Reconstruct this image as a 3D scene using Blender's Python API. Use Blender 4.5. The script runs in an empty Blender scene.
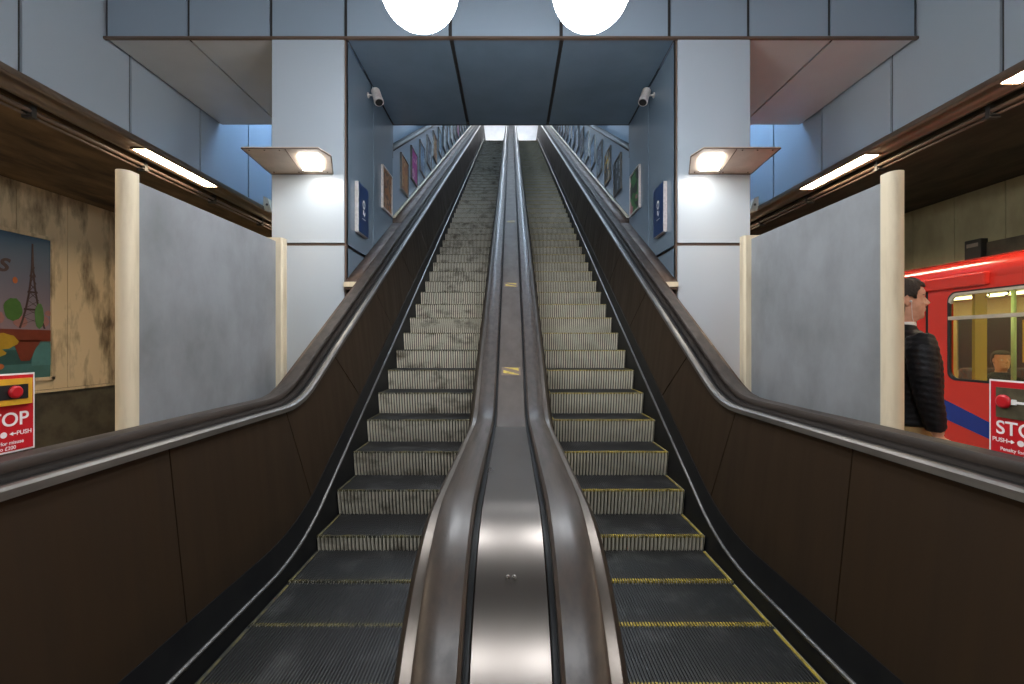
import bpy, bmesh, math, random
from mathutils import Vector, Matrix
random.seed(7)
C = bpy.context.scene.collection
F = 457.0; EYE = 1.49; T30 = math.tan(math.radians(30)); T15 = math.tan(math.radians(15)); C30 = math.cos(math.radians(30))
PI = math.pi

# ------------------------------------------------------------------ materials
def _n(nt, t, **kw):
    n = nt.nodes.new(t)
    for k, v in kw.items(): setattr(n, k, v)
    return n
def mat(name, col, rough=.5, metal=0., col2=None, scale=(4, 4, 4), detail=4, lo=.4, hi=.65, rough2=None, bump=0., bscale=None,
        coat=0., spec=.5, aniso=0., coord='pos', emit=None, estr=0.):
    m = bpy.data.materials.new(name); m.use_nodes = True
    nt = m.node_tree; b = nt.nodes['Principled BSDF']
    b.inputs['Base Color'].default_value = (*col, 1); b.inputs['Roughness'].default_value = rough
    b.inputs['Metallic'].default_value = metal; b.inputs['Specular IOR Level'].default_value = spec
    b.inputs['Coat Weight'].default_value = coat; b.inputs['Coat Roughness'].default_value = .1
    if aniso:
        b.inputs['Anisotropic'].default_value = aniso
    if emit:
        b.inputs['Emission Color'].default_value = (*emit, 1); b.inputs['Emission Strength'].default_value = estr
    def vec(sc):
        if coord == 'pos': src = _n(nt, 'ShaderNodeNewGeometry').outputs['Position']
        else: src = _n(nt, 'ShaderNodeTexCoord').outputs['Object']
        mp = _n(nt, 'ShaderNodeMapping'); mp.inputs['Scale'].default_value = sc
        nt.links.new(src, mp.inputs['Vector']); return mp.outputs['Vector']
    if col2 or rough2 is not None:
        no = _n(nt, 'ShaderNodeTexNoise'); no.inputs['Scale'].default_value = 1; no.inputs['Detail'].default_value = detail
        no.inputs['Roughness'].default_value = .6
        nt.links.new(vec(scale), no.inputs['Vector'])
        mr = _n(nt, 'ShaderNodeMapRange'); mr.inputs['From Min'].default_value = lo; mr.inputs['From Max'].default_value = hi
        nt.links.new(no.outputs['Fac'], mr.inputs['Value'])
        if col2:
            mx = _n(nt, 'ShaderNodeMix', data_type='RGBA')
            mx.inputs['A'].default_value = (*col, 1); mx.inputs['B'].default_value = (*col2, 1)
            nt.links.new(mr.outputs['Result'], mx.inputs['Factor']); nt.links.new(mx.outputs['Result'], b.inputs['Base Color'])
        if rough2 is not None:
            m2 = _n(nt, 'ShaderNodeMapRange'); m2.inputs['To Min'].default_value = rough; m2.inputs['To Max'].default_value = rough2
            nt.links.new(mr.outputs['Result'], m2.inputs['Value']); nt.links.new(m2.outputs['Result'], b.inputs['Roughness'])
    if bump:
        n2 = _n(nt, 'ShaderNodeTexNoise'); n2.inputs['Scale'].default_value = 1; n2.inputs['Detail'].default_value = 3
        nt.links.new(vec(bscale or scale), n2.inputs['Vector'])
        bp = _n(nt, 'ShaderNodeBump'); bp.inputs['Strength'].default_value = bump; bp.inputs['Distance'].default_value = .01
        nt.links.new(n2.outputs['Fac'], bp.inputs['Height']); nt.links.new(bp.outputs['Normal'], b.inputs['Normal'])
    return m
def emat(name, col, s):
    m = bpy.data.materials.new(name); m.use_nodes = True; nt = m.node_tree; nt.nodes.clear()
    e = _n(nt, 'ShaderNodeEmission'); e.inputs['Color'].default_value = (*col, 1); e.inputs['Strength'].default_value = s
    o = _n(nt, 'ShaderNodeOutputMaterial'); nt.links.new(e.outputs[0], o.inputs[0]); return m
def glass(name, tint=(1, 1, 1), refl=.12):
    m = bpy.data.materials.new(name); m.use_nodes = True; nt = m.node_tree; nt.nodes.clear()
    t = _n(nt, 'ShaderNodeBsdfTransparent'); t.inputs['Color'].default_value = (*tint, 1)
    g = _n(nt, 'ShaderNodeBsdfGlossy'); g.inputs['Roughness'].default_value = .02
    lw = _n(nt, 'ShaderNodeLayerWeight'); lw.inputs['Blend'].default_value = .35; fr = _n(nt, 'ShaderNodeMath', operation='MULTIPLY'); fr.inputs[1].default_value = .35; nt.links.new(lw.outputs['Facing'], fr.inputs[0])
    mx = _n(nt, 'ShaderNodeMixShader'); nt.links.new(fr.outputs[0], mx.inputs[0]); nt.links.new(t.outputs[0], mx.inputs[1]); nt.links.new(g.outputs[0], mx.inputs[2])
    o = _n(nt, 'ShaderNodeOutputMaterial'); nt.links.new(mx.outputs[0], o.inputs[0]); return m

M = {}
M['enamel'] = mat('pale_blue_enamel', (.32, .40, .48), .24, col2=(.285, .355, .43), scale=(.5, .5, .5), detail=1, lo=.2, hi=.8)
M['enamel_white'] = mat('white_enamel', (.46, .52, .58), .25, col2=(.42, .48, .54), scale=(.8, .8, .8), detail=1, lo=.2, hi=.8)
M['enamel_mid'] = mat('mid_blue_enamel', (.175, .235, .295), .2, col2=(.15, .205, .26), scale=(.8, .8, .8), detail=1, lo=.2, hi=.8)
M['enamel_shaded'] = mat('shaded_blue_enamel', (.165, .23, .30), .2, col2=(.14, .20, .26), scale=(1, 1, 1))  # darker copy of the panel enamel, the recess ceiling's shade painted in
M['enamel_grey'] = mat('grey_enamel', (.52, .52, .51), .3, col2=(.47, .47, .46), scale=(1, 1, 1))
M['joint'] = mat('dark_joint', (.03, .028, .026), .6)
M['joint_brown'] = mat('brown_joint', (.13, .085, .06), .5)
M['bronze'] = mat('bronze_anodised', (.10, .065, .04), .38, .55, col2=(.07, .045, .03), scale=(3, 1, 3), rough2=.5)
M['deck'] = mat('brown_deck_metal', (.12, .082, .062), .5, .2, col2=(.075, .05, .038), scale=(9, 2, 9), rough2=.62, spec=.3)
M['panel'] = mat('brown_panel', (.034, .021, .012), .45, .0, col2=(.030, .019, .0115), scale=(2, 9, .8), detail=4, rough2=.55, spec=.2)
M['rubber'] = mat('black_rubber', (.055, .043, .036), .5, col2=(.036, .029, .025), scale=(20, 3, 20), rough2=.6, spec=.3)
M['slot'] = mat('inner_deck_metal', (.020, .015, .012), .65, .0, col2=(.013, .010, .008), scale=(9, 2, 9), spec=.12)
M['rubber_brown'] = mat('worn_brown_rubber', (.050, .037, .030), .36, .0, col2=(.030, .023, .019), scale=(30, 2.5, 30), rough2=.45, bump=.03, bscale=(90, 3, 90))
M['steel'] = mat('brushed_steel', (.165, .145, .13), .27, 1., col2=(.125, .108, .096), scale=(5, 2, 2), detail=2, lo=.25, hi=.75, rough2=.32)
M['steel_trim'] = mat('steel_trim', (.30, .28, .26), .42, .9, col2=(.22, .205, .19), scale=(10, 3, 10))
M['black'] = mat('black_skirt', (.010, .010, .011), .5, col2=(.015, .015, .015), scale=(5, 5, 5), spec=.25)
M['dark'] = mat('dark_void', (.012, .011, .010), .7)
M['riser_l'] = mat('grimy_riser', (.75, .69, .56), .5, .0, col2=(.15, .11, .075), scale=(4.5, 4.1, 7), detail=8, lo=.5, hi=.72)
M['riser_r'] = mat('clean_riser', (.75, .685, .55), .5, .0, col2=(.60, .54, .42), scale=(4, 2.3, 6), detail=5, lo=.4, hi=.7)
M['groove'] = mat('riser_groove', (.06, .05, .03), .7, col2=(.035, .03, .02), scale=(6, 6, 6))
M['tread'] = mat('worn_tread', (.034, .032, .031), .5, .2, col2=(.10, .096, .092), scale=(4, 4, 4), detail=5, lo=.52, hi=.75)
M['yellow'] = mat('yellow_edge', (.50, .36, .045), .55, col2=(.22, .16, .03), scale=(12, 12, 12))
M['yellow_worn'] = mat('worn_yellow_edge', (.20, .16, .05), .55, col2=(.05, .045, .03), scale=(9, 9, 9), lo=.35, hi=.6)
M['cream'] = mat('cream_paint', (.72, .62, .45), .45, col2=(.52, .43, .29), scale=(14, 14, 2.2), detail=6, lo=.45, hi=.8)
M['screen'] = mat('grey_screen', (.27, .28, .295), .45, col2=(.18, .185, .19), scale=(2.6, 2.6, 1.8), detail=8, lo=.38, hi=.72, rough2=.6)
M['soot'] = mat('stained_panels', (.66, .51, .31), .7, col2=(.13, .09, .05), scale=(1.5, 3.2, 1.0), detail=7, lo=.47, hi=.68)
M['soot_r'] = mat('dull_panels', (.40, .35, .20), .7, col2=(.29, .25, .14), scale=(1.5, 2.5, 1.2), detail=6, lo=.4, hi=.7)
M['wainscot'] = mat('dark_wainscot', (.10, .085, .055), .5, col2=(.05, .04, .028), scale=(2, 3, 3))
M['rough_ceiling'] = mat('sooty_concrete', (.21, .13, .062), .85, col2=(.03, .018, .009), scale=(2.5, .8, 2.5), detail=10, lo=.36, hi=.66, bump=.6, bscale=(9, 3, 9))
M['rough_ceiling_r'] = mat('sooty_concrete_dark', (.07, .056, .035), .85, col2=(.028, .022, .014), scale=(4, 1.2, 4), detail=10, lo=.36, hi=.66, bump=.6, bscale=(9, 3, 9))
M['railtrim'] = mat('bronze_rail', (.26, .19, .13), .35, .5, col2=(.2, .14, .10), scale=(2, 1, 2))
M['floor'] = mat('floor_tile', (.36, .34, .30), .5, col2=(.29, .27, .24), scale=(2, 2, 2))  # pale tone set so the unseen floor bounces fill light upward
M['hallceil'] = mat('hall_ceiling', (.22, .24, .27), .7, col2=(.18, .2, .22), scale=(1, 1, 1))
M['edge_steel'] = mat('brown_steel_edge', (.16, .135, .115), .36, .8, col2=(.12, .10, .085), scale=(10, 3, 10))
M['enamel_lit'] = mat('lit_blue_enamel', (.44, .50, .55), .24, col2=(.39, .45, .50), scale=(.5, .5, .5), detail=1, lo=.2, hi=.8)  # brighter copy of the fascia enamel, lamp light on the side walls painted in
M['roofgrey'] = mat('roof_grey', (.16, .155, .15), .6, col2=(.12, .115, .11), scale=(3, 3, 3))
M['plate_brown'] = mat('brown_top_plate', (.085, .068, .057), .48, .2, col2=(.06, .047, .04), scale=(9, 2, 9), lo=.3, hi=.75, rough2=.58, spec=.3)
M['white'] = mat('white_plastic', (.62, .57, .55), .4, col2=(.5, .46, .44), scale=(30, 30, 30))
M['whitepaint'] = mat('white_print', (.85, .83, .82), .5, col2=(.8, .78, .76), scale=(30, 30, 30))
M['topwall'] = mat('white_wall', (.85, .86, .88), .6, col2=(.7, .72, .76), scale=(.8, .8, .8))
M['fixture'] = mat('beige_fixture', (.60, .50, .41), .45, col2=(.52, .43, .35), scale=(5, 5, 5))
M['signblue'] = mat('sign_blue', (.007, .036, .135), .35, col2=(.006, .028, .10), scale=(4, 4, 4))
M['signred'] = mat('sign_red', (.58, .012, .02), .4, col2=(.5, .01, .016), scale=(5, 5, 5))
M['red'] = mat('train_red', (.82, .045, .028), .22, col2=(.76, .04, .025), scale=(1, 1, 1), coat=.6)
M['blue'] = mat('train_blue', (.012, .045, .30), .25, col2=(.01, .04, .26), scale=(1, 1, 1), coat=.5)
M['alu'] = mat('cream_aluminium', (.66, .58, .44), .35, .05, col2=(.52, .46, .36), scale=(5, 5, 5))
M['gasket'] = mat('black_gasket', (.015, .015, .015), .4)
M['int_wall'] = mat('train_lining', (.55, .46, .24), .5, col2=(.48, .38, .18), scale=(2, 2, 2))
M['int_yellow'] = mat('train_yellow', (.62, .42, .06), .45, col2=(.55, .36, .05), scale=(2, 2, 2))
M['int_green'] = mat('grab_pole_green', (.30, .42, .20), .35, col2=(.26, .37, .17), scale=(2, 2, 2))
M['moquette'] = mat('seat_moquette', (.06, .07, .10), .9, col2=(.16, .05, .04), scale=(40, 40, 40))
M['skin'] = mat('skin', (.72, .40, .27), .5, col2=(.60, .31, .20), scale=(25, 25, 25), coord='obj')
M['hair'] = mat('dark_hair', (.030, .018, .012), .6, col2=(.012, .007, .005), scale=(220, 220, 60), bump=.5, bscale=(300, 300, 80), coord='obj')
M['jacket'] = mat('black_quilted_nylon', (.005, .0055, .008), .55, col2=(.008, .0085, .012), scale=(20, 20, 60), spec=.3, bump=.2, bscale=(60, 60, 60), coord='obj')
M['chino'] = mat('tan_trousers', (.42, .28, .12), .8, col2=(.34, .22, .09), scale=(20, 20, 20), coord='obj')
M['leather'] = mat('brown_leather', (.06, .035, .02), .4, col2=(.04, .02, .012), scale=(20, 20, 20), coord='obj')
M['eye'] = mat('eye_white', (.75, .72, .68), .2); M['iris'] = mat('iris', (.03, .02, .015), .2)
M['lip'] = mat('lip', (.42, .17, .13), .45)
M['globe'] = emat('globe_glow', (.90, .95, 1.0), 62)
M['lens'] = emat('lamp_lens', (1.0, .93, .84), 24)
M['tube'] = emat('tube_glow', (1.0, .80, .56), 60)
M['tubecool'] = emat('cool_tube_glow', (.62, .80, 1.0), 60)
M['tubeblue'] = emat('blue_tube_glow', (.40, .64, 1.0), 100)
M['traintube'] = emat('train_lamp', (1.0, .90, .55), 10)
M['topglow'] = emat('upper_hall_lamp', (.95, .97, 1.0), 26)
M['glass'] = glass('window_glass', (.86, .88, .74))

# ------------------------------------------------------------------ mesh builder
class MB:
    def __init__(s): s.bm = bmesh.new()
    def poly(s, pts, mi=0):
        vs = [s.bm.verts.new(p) for p in pts]; f = s.bm.faces.new(vs); f.material_index = mi; return f
    def box(s, x0, x1, y0, y1, z0, z1, mi=0, bev=0., M4=None):
        r = bmesh.ops.create_cube(s.bm, size=1.)
        vs = r['verts']
        for v in vs: v.co = Vector(((x0+x1)/2 + v.co.x*(x1-x0), (y0+y1)/2 + v.co.y*(y1-y0), (z0+z1)/2 + v.co.z*(z1-z0)))
        if M4 is not None:
            for v in vs: v.co = M4 @ v.co
        fs = {f for v in vs for f in v.link_faces}
        for f in fs: f.material_index = mi
        if bev > 0:
            es = list({e for f in fs for e in f.edges})
            g = bmesh.ops.bevel(s.bm, geom=es, offset=bev, segments=2, affect='EDGES', profile=.5)
            for f in g['faces']: f.material_index = mi
        return s
    def prism(s, pts, off, mi=0):                       # polygon (3-D points) extruded by the vector off
        off = Vector(off); a = [s.bm.verts.new(Vector(p)) for p in pts]; b = [s.bm.verts.new(Vector(p) + off) for p in pts]
        n = len(a)
        fs = [s.bm.faces.new(a[::-1]), s.bm.faces.new(b)]
        for i in range(n): fs.append(s.bm.faces.new((a[i], a[(i+1) % n], b[(i+1) % n], b[i])))
        for f in fs: f.material_index = mi
        return s
    def rings(s, rings, cap=True, mi=0, close=True):
        R = [[s.bm.verts.new(Vector(p)) for p in r] for r in rings]
        n = len(R[0])
        for a, b in zip(R, R[1:]):
            for i in range(n if close else n-1):
                f = s.bm.faces.new((a[i], a[(i+1) % n], b[(i+1) % n], b[i])); f.material_index = mi; f.smooth = True
        if cap and close:
            s.bm.faces.new(R[0][::-1]).material_index = mi; s.bm.faces.new(R[-1]).material_index = mi
        return s
    def tube(s, pts, rad, n=10, mi=0):
        pts = [Vector(p) for p in pts]; m = len(pts)
        rr = rad if isinstance(rad, (list, tuple)) else [rad]*m
        rg = []; up = None
        for i, p in enumerate(pts):
            t = (pts[min(i+1, m-1)] - pts[max(i-1, 0)]).normalized()
            if up is None:
                up = Vector((0, 0, 1)) if abs(t.z) < .9 else Vector((1, 0, 0))
            a = (up - t*up.dot(t)).normalized(); up = a; b = t.cross(a)
            r = rr[i]; ra, rb = (r if isinstance(r, (list, tuple)) else (r, r))
            rg.append([p + a*ra*math.cos(2*PI*k/n) + b*rb*math.sin(2*PI*k/n) for k in range(n)])
        return s.rings(rg, True, mi)
    def cyl(s, p0, p1, r, n=16, mi=0, r1=None):
        return s.tube([p0, p1], [r, r if r1 is None else r1], n, mi)
    def ball(s, c, r, mi=0, seg=24, sc=(1, 1, 1)):
        q = bmesh.ops.create_uvsphere(s.bm, u_segments=seg, v_segments=seg*2//3, radius=r)
        for v in q['verts']: v.co = Vector((v.co.x*sc[0], v.co.y*sc[1], v.co.z*sc[2])) + Vector(c)
        for f in {f for v in q['verts'] for f in v.link_faces}: f.material_index = mi; f.smooth = True
        return s
    def build(s, name, mats, parent=None, origin=None):
        bmesh.ops.recalc_face_normals(s.bm, faces=s.bm.faces[:])
        me = bpy.data.meshes.new(name); 
        if origin is not None:
            o = Vector(origin)
            for v in s.bm.verts: v.co -= o
        s.bm.to_mesh(me); s.bm.free()
        for m in (mats if isinstance(mats, (list, tuple)) else [mats]): me.materials.append(M[m] if isinstance(m, str) else m)
        ob = bpy.data.objects.new(name, me); C.objects.link(ob)
        if origin is not None: ob.location = origin
        if parent is not None: attach(ob, parent)
        return ob
def world_loc(o):
    v = Vector(o.location)
    while o.parent: o = o.parent; v += Vector(o.location)
    return v
def attach(ob, parent):                                  # parts are written in world coordinates
    ob.parent = parent; ob.location = Vector(ob.location) - world_loc(parent)
def tag(o, label=None, cat=None, group=None, kind=None):
    if label: o['label'] = label
    if cat: o['category'] = cat
    if group: o['group'] = group
    if kind: o['kind'] = kind
    return o
def thing(name, label, cat, loc=(0, 0, 0), group=None):
    o = bpy.data.objects.new(name, None); C.objects.link(o); o.location = loc; o.empty_display_size = .1
    return tag(o, label, cat, group)
def struct(o, label, cat): return tag(o, label, cat, kind='structure')
def smooth(ob, ang=40):
    for p in ob.data.polygons: p.use_smooth = True
    ob.data.set_sharp_from_angle(angle=math.radians(ang)); return ob
def evaluated(ob, mods):
    for t, kw in mods:
        m = ob.modifiers.new(t, t)
        for k, v in kw.items(): setattr(m, k, v)
    dg = bpy.context.evaluated_depsgraph_get(); dg.update()
    me = bpy.data.meshes.new_from_object(ob.evaluated_get(dg))
    old = ob.data; ob.modifiers.clear(); mats = list(old.materials); ob.data = me
    if not me.materials:
        for m in mats: me.materials.append(m)
    return ob
def text(s, size, m, parent, o, u, v, ext=.001, align='CENTER', name='lettering', shear=0., spacing=1.):
    cu = bpy.data.curves.new(name, 'FONT'); cu.body = s; cu.size = size; cu.extrude = ext; cu.align_x = align; cu.align_y = 'CENTER'; cu.shear = shear
    cu.space_character = spacing; cu.offset = size*.012
    t = bpy.data.objects.new(name, cu); C.objects.link(t)
    dg = bpy.context.evaluated_depsgraph_get(); dg.update()
    me = bpy.data.meshes.new_from_object(t.evaluated_get(dg)); bpy.data.objects.remove(t)
    u = Vector(u); v = Vector(v); n = u.cross(v)
    me.transform(Matrix((( u.x, v.x, n.x, 0), (u.y, v.y, n.y, 0), (u.z, v.z, n.z, 0), (0, 0, 0, 1))))
    me.materials.clear(); me.materials.append(M[m])
    ob = bpy.data.objects.new(name, me); C.objects.link(ob); ob.location = o
    if parent is not None: attach(ob, parent)
    return ob

# panelled cladding: a dark backing with raised sheets, in the plane o + a*u + b*v, raised along n
def clad(mb, o, u, v, n, ucuts, vcuts, gap=.03, th=.03, mi_panel=1, mi_back=0, bo=0.):
    o, u, v, n = Vector(o), Vector(u), Vector(v), Vector(n)
    P = lambda a, b, c: o + u*a + v*b + n*c
    mb.prism([P(ucuts[0], vcuts[0]+bo, -.05), P(ucuts[-1], vcuts[0]+bo, -.05), P(ucuts[-1], vcuts[-1], -.05), P(ucuts[0], vcuts[-1], -.05)], n*(.05+.004), mi_back)
    g = gap/2
    for a0, a1 in zip(ucuts, ucuts[1:]):
        for b0, b1 in zip(vcuts, vcuts[1:]):
            mb.prism([P(a0+g, b0+g, .002), P(a1-g, b0+g, .002), P(a1-g, b1-g, .002), P(a0+g, b1-g, .002)], n*(th-.002), mi_panel)

# ------------------------------------------------------------------ height lines of the escalator (y forward, h above the eye)
def H(y, hl, h0, ht, R=1.2):
    yi = (hl-h0)/T30; ya = yi-R*T15; yb = yi+R*T15*C30
    yt = (ht-h0)/T30; yc = yt-R*T15*C30; yd = yt+R*T15
    if y <= ya: return hl
    if y < yb: return hl + R - math.sqrt(R*R-(y-ya)**2)
    if y <= yc: return h0 + T30*y
    if y < yd: return ht - R + math.sqrt(R*R-(yd-y)**2)
    return ht
TOP = 10.75
nos = lambda y: EYE + H(y, -1.49, -3.27, TOP, 1.5)
dck = lambda y: EYE + H(y, -.41, -2.288, TOP+1.08, .9)
skt = lambda y: EYE + H(y, -1.40, -3.15, TOP+.09, 1.5)
pbt = lambda y: EYE + H(y, -1.26, -3.02, TOP+.23, 1.4)
isl0 = lambda y: EYE + H(y, -.53, -2.30, TOP+.96, .7)
NR = .72; NY = 1.56
def isl(y):
    if y >= NY: return isl0(y)
    return EYE-.53-NR+math.sqrt(max(0., NR*NR-(NY-y)**2))
def frange(a, b, s):
    n = max(1, round((b-a)/s)); return [a+(b-a)*i/n for i in range(n)]
YS = frange(.75, 2.2, .15) + frange(2.2, 5, .1) + frange(5, 22.5, 1.25) + frange(22.5, 26, .15) + [26, 27.5, 29]
def sweepY(mb, prof, hf, ys=YS, mi=0):                  # closed profile [(x, dz)] carried along y at height hf(y)
    return mb.rings([[(x, y, hf(y)+dz) for x, dz in prof] for y in ys], True, mi)

# ------------------------------------------------------------------ setting
XW = 4.63; D1 = 5.19; D2 = 7.27; HS = 4.94; HC = 6.7; XP = 7.5; ZP = 3.93
mb = MB()
mb.box(-4.42, 4.42, -6, .78, -.12, 0); mb.box(-4.42, -1.74, .78, 13, -.12, 0); mb.box(1.74, 4.42, .78, 13, -.12, 0)
mb.box(-1.74, 1.74, .78, 27, -.5, -.35)
mb.box(-4.46, -4.42, -6, 13, -1.1, 0); mb.box(4.42, 4.46, -6, 13, -1.1, 0)
mb.box(-7.6, -4.42, -6, 13, -1.2, -1.1); mb.box(4.42, 7.6, -6, 13, -1.2, -1.1)
struct(mb.build('floor', 'floor'), 'tiled floor of the hall and both platforms', 'floor')
mb = MB(); mb.box(-XW-.1, XW+.1, -6, D2, HC-.004, HC+.1); mb.box(-XW-.1, -2.4, D2, 13, HC-.004, HC+.1); mb.box(2.4, XW+.1, D2, 13, HC-.004, HC+.1)
struct(mb.build('ceiling', 'hallceil'), 'high grey ceiling over the escalator hall', 'ceiling')
ycuts = [-5.69+1.25*k for k in range(16)]
for s, nm in ((-1, 'left'), (1, 'right')):
    mb = MB()
    clad(mb, (s*(XW+.03), 0, 0), (0, 1, 0), (0, 0, 1), (-s, 0, 0), ycuts, [4.0, 5.95, HC], .04)
    struct(mb.build('wall_'+nm, ['joint', 'enamel_lit']), f'upper {nm} wall of pale blue enamel panels above the platform opening', 'wall')
    # edge rail under the cladding
    mb = MB(); prof = [(4.56, 4.0), (4.70, 4.06), (4.86, 4.06), (4.86, ZP-.02), (4.80, ZP-.02), (4.80, ZP+.012), (4.60, ZP+.012), (4.60, ZP-.01), (4.565, ZP-.01)]
    mb.rings([[(s*x, y, z) for x, z in prof] for y in (-6, 13)])
    mb.box(*sorted((s*4.553, s*4.562)), -6, 13, ZP+.008, ZP+.02)
    struct(mb.build('trim_1' if s < 0 else 'trim_2', 'railtrim'), f'bronze edge rail along the bottom of the {nm} upper wall', 'trim')
    mb = MB(); mb.box(*sorted((s*4.98, s*7.7)), -6, 13, ZP, ZP+.15); mb.box(*sorted((s*4.84, s*4.98)), -6, 13, ZP+.06, ZP+.15)
    struct(mb.build('ceiling_platform_'+nm, 'rough_ceiling' if s < 0 else 'rough_ceiling_r'), f'dark sooty ceiling over the {nm} platform', 'ceiling')
    mb = MB()
    cuts = [-5.84+.797*k for k in range(24)]
    clad(mb, (s*XP, 0, 0), (0, 1, 0), (0, 0, 1), (-s, 0, 0), cuts, [.72, ZP+.02], .012, .02, 1, 0)
    mb.box(*sorted((s*XP, s*(XP+.1))), -6, 13, -1.1, .70, 2)
    mb.box(*sorted((s*(XP-.05), s*(XP+.02))), -6, 13, .68, .72, 1)
    struct(mb.build('wall_platform_'+nm, ['joint', 'soot' if s < 0 else 'soot_r', 'wainscot']), f'stained beige panelled far wall across the {nm} track', 'wall')
    mb = MB(); mb.box(*sorted((s*2.4, s*7.6)), 12.9, 13.1, -1.1, HC)
    struct(mb.build('wall_end_'+nm, 'soot_r'), f'beige wall at the far end of the {nm} platform', 'wall')
    # pier beside the escalator opening
    mb = MB()
    mb.box(*sorted((s*1.93, s*2.70)), D1+.03, D2, 0, HS, 0)
    clad(mb, (s*1.88, D1+.03, 0), (s, 0, 0), (0, 0, 1), (0, -1, 0), [0, .85], [2.60, HS], .035, .03, 1, 2)
    clad(mb, (s*1.88, D1+.03, 0), (s, 0, 0), (0, 0, 1), (0, -1, 0), [0, .85], [0, 2.60], .035, .03, 1, 2)
    mb.box(*sorted((s*2.70, s*2.725)), D1+.02, D2, 0, HS, 1)
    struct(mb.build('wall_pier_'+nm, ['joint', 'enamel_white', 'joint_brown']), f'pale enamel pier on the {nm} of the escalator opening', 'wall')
    # side wall of the recess, its foot following the deck
    mb = MB()
    def rp(y0, y1, zlo=None, zhi=HS):
        b0 = dck(y0)-.03 if zlo is None else max(zlo, dck(y0)-.03); b1 = dck(y1)-.03 if zlo is None else max(zlo, dck(y1)-.03)
        return [(s*1.88, y0, b0), (s*1.88, y1, b1), (s*1.88, y1, zhi), (s*1.88, y0, zhi)]
    mb.prism([(s*1.915, D1+.03, dck(D1)-.05), (s*1.915, D2, dck(D2)-.05), (s*1.915, D2, HS), (s*1.915, D1+.03, HS)], (s*.02, 0, 0), 0)
    mb.prism(rp(6.27, D2-.01), (s*.03, 0, 0), 1)
    yk = D1 + (2.64-dck(D1))/T30
    mb.prism([(s*1.88, D1+.04, 2.61), (s*1.88, yk, 2.61), (s*1.88, 6.23, dck(6.23)-.03), (s*1.88, 6.23, HS), (s*1.88, D1+.04, HS)], (s*.03, 0, 0), 1)
    ym = 5.19 + (2.57-dck(D1)+.03)/T30
    mb.prism([(s*1.88, D1+.04, dck(D1+.04)-.03), (s*1.88, ym, 2.57), (s*1.88, D1+.04, 2.57)], (s*.03, 0, 0), 1)
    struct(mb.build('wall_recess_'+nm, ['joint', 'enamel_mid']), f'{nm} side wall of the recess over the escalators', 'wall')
    # soffit over the side passage
    mb = MB()
    mb.box(*sorted((s*2.72, s*XW)), D1+.04, D2, HS+.04, HC, 0)
    clad(mb, (0, D1, HS+.03), (s, 0, 0), (0, 1, 0), (0, 0, -1), [2.73, 3.67, 4.60], [-.012, D2-D1], .026, .03, 1, 0, bo=.04)
    struct(mb.build('ceiling_soffit_'+nm, ['joint', 'enamel_grey']), f'grey panelled underside of the {nm} bulkhead beside the pier', 'ceiling')
    # shaft wall with its poster band and the set-back wall above
    mb = MB()
    ys = [D2, 9, 12, 16, 20, 24.4, 29]
    band = lambda y: EYE + H(y, -9, -1.18, TOP+2.2, .5)
    mb.prism([(s*1.95, y, dck(y)-.06) for y in ys] + [(s*1.95, y, band(y)) for y in ys[::-1]], (s*.12, 0, 0), 0)
    mb.rings([[(s*1.93, y, band(y)-.02), (s*2.1, y, band(y)-.02), (s*2.1, y, band(y)+.02), (s*1.93, y, band(y)+.02)] for y in ys], True, 1)
    mb.prism([(s*2.2, y, band(y)-.6) for y in ys] + [(s*2.2, y, band(y)+2.6) for y in ys[::-1]], (s*.15, 0, 0), 0)
    mb.box(*sorted((s*1.9, s*2.05)), D2-.005, D2+.1, band(D2)-.05, HS+.6, 1)
    struct(mb.build('wall_shaft_'+nm, ['enamel', 'joint']), f'blue enamel wall on the {nm} of the escalator shaft', 'wall')
    mb = MB()
    for y0, y1 in zip(frange(D2+.2, 24, .9), frange(D2+.2, 24, .9)[1:]):
        pass
    sweepY(mb, [(s*1.90, -.005), (s*1.94, -.005), (s*1.94, .02), (s*1.90, .02)], dck, [y for y in YS if y > D2+.05] , 0)
    struct(mb.build('trim_3' if s < 0 else 'trim_4', 'alu'), f'thin pale edge strip at the foot of the {nm} shaft wall', 'trim')

mb = MB()
cutsx = [-4.60, -3.67, -2.73, -1.88, -.69, .57, 1.80, 2.70, 3.62, 4.60]
clad(mb, (0, D1+.03, 0), (1, 0, 0), (0, 0, 1), (0, -1, 0), cutsx, [HS+.004, 5.95, HC], .04)
mb.box(-4.62, 4.62, D1-.016, D1+.02, HS-.012, HS+.014, 2)
struct(mb.build('wall_front', ['joint', 'enamel', 'joint_brown']), 'blue enamel fascia spanning the hall above the escalators', 'wall')
mb = MB()
clad(mb, (0, D1, HS+.03), (1, 0, 0), (0, 1, 0), (0, 0, -1), [-1.88, -.68, .58, 1.88], [-.012, D2-D1], .045, .03, bo=.04)
mb.box(-1.9, 1.9, D2-.05, D2+.02, HS+.004, HC, 0)
struct(mb.build('ceiling_recess', ['joint', 'enamel_shaded']), 'blue three-panel ceiling of the recess above the escalators, with shade painted in', 'ceiling')
mb = MB(); ys = [D2+.02, 12, 18, 24.4, 31]
mb.prism([(-2.4, y, EYE+H(y, 3.2, .9, TOP+5, .5)+.6) for y in ys] + [(-2.4, y, EYE+H(y, 3.2, .9, TOP+5, .5)+.7) for y in ys[::-1]], (4.8, 0, 0), 0)
struct(mb.build('ceiling_shaft', 'topwall'), 'sloping ceiling of the escalator shaft', 'ceiling')
mb = MB(); mb.box(-3.2, 3.2, 30.9, 31.05, 11.5, 18.5); mb.box(-3.2, 3.2, 29.0, 31, 12.0, 12.22)
struct(mb.build('wall_upper_landing', 'topwall'), 'bright white wall of the landing at the top', 'wall')
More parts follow.
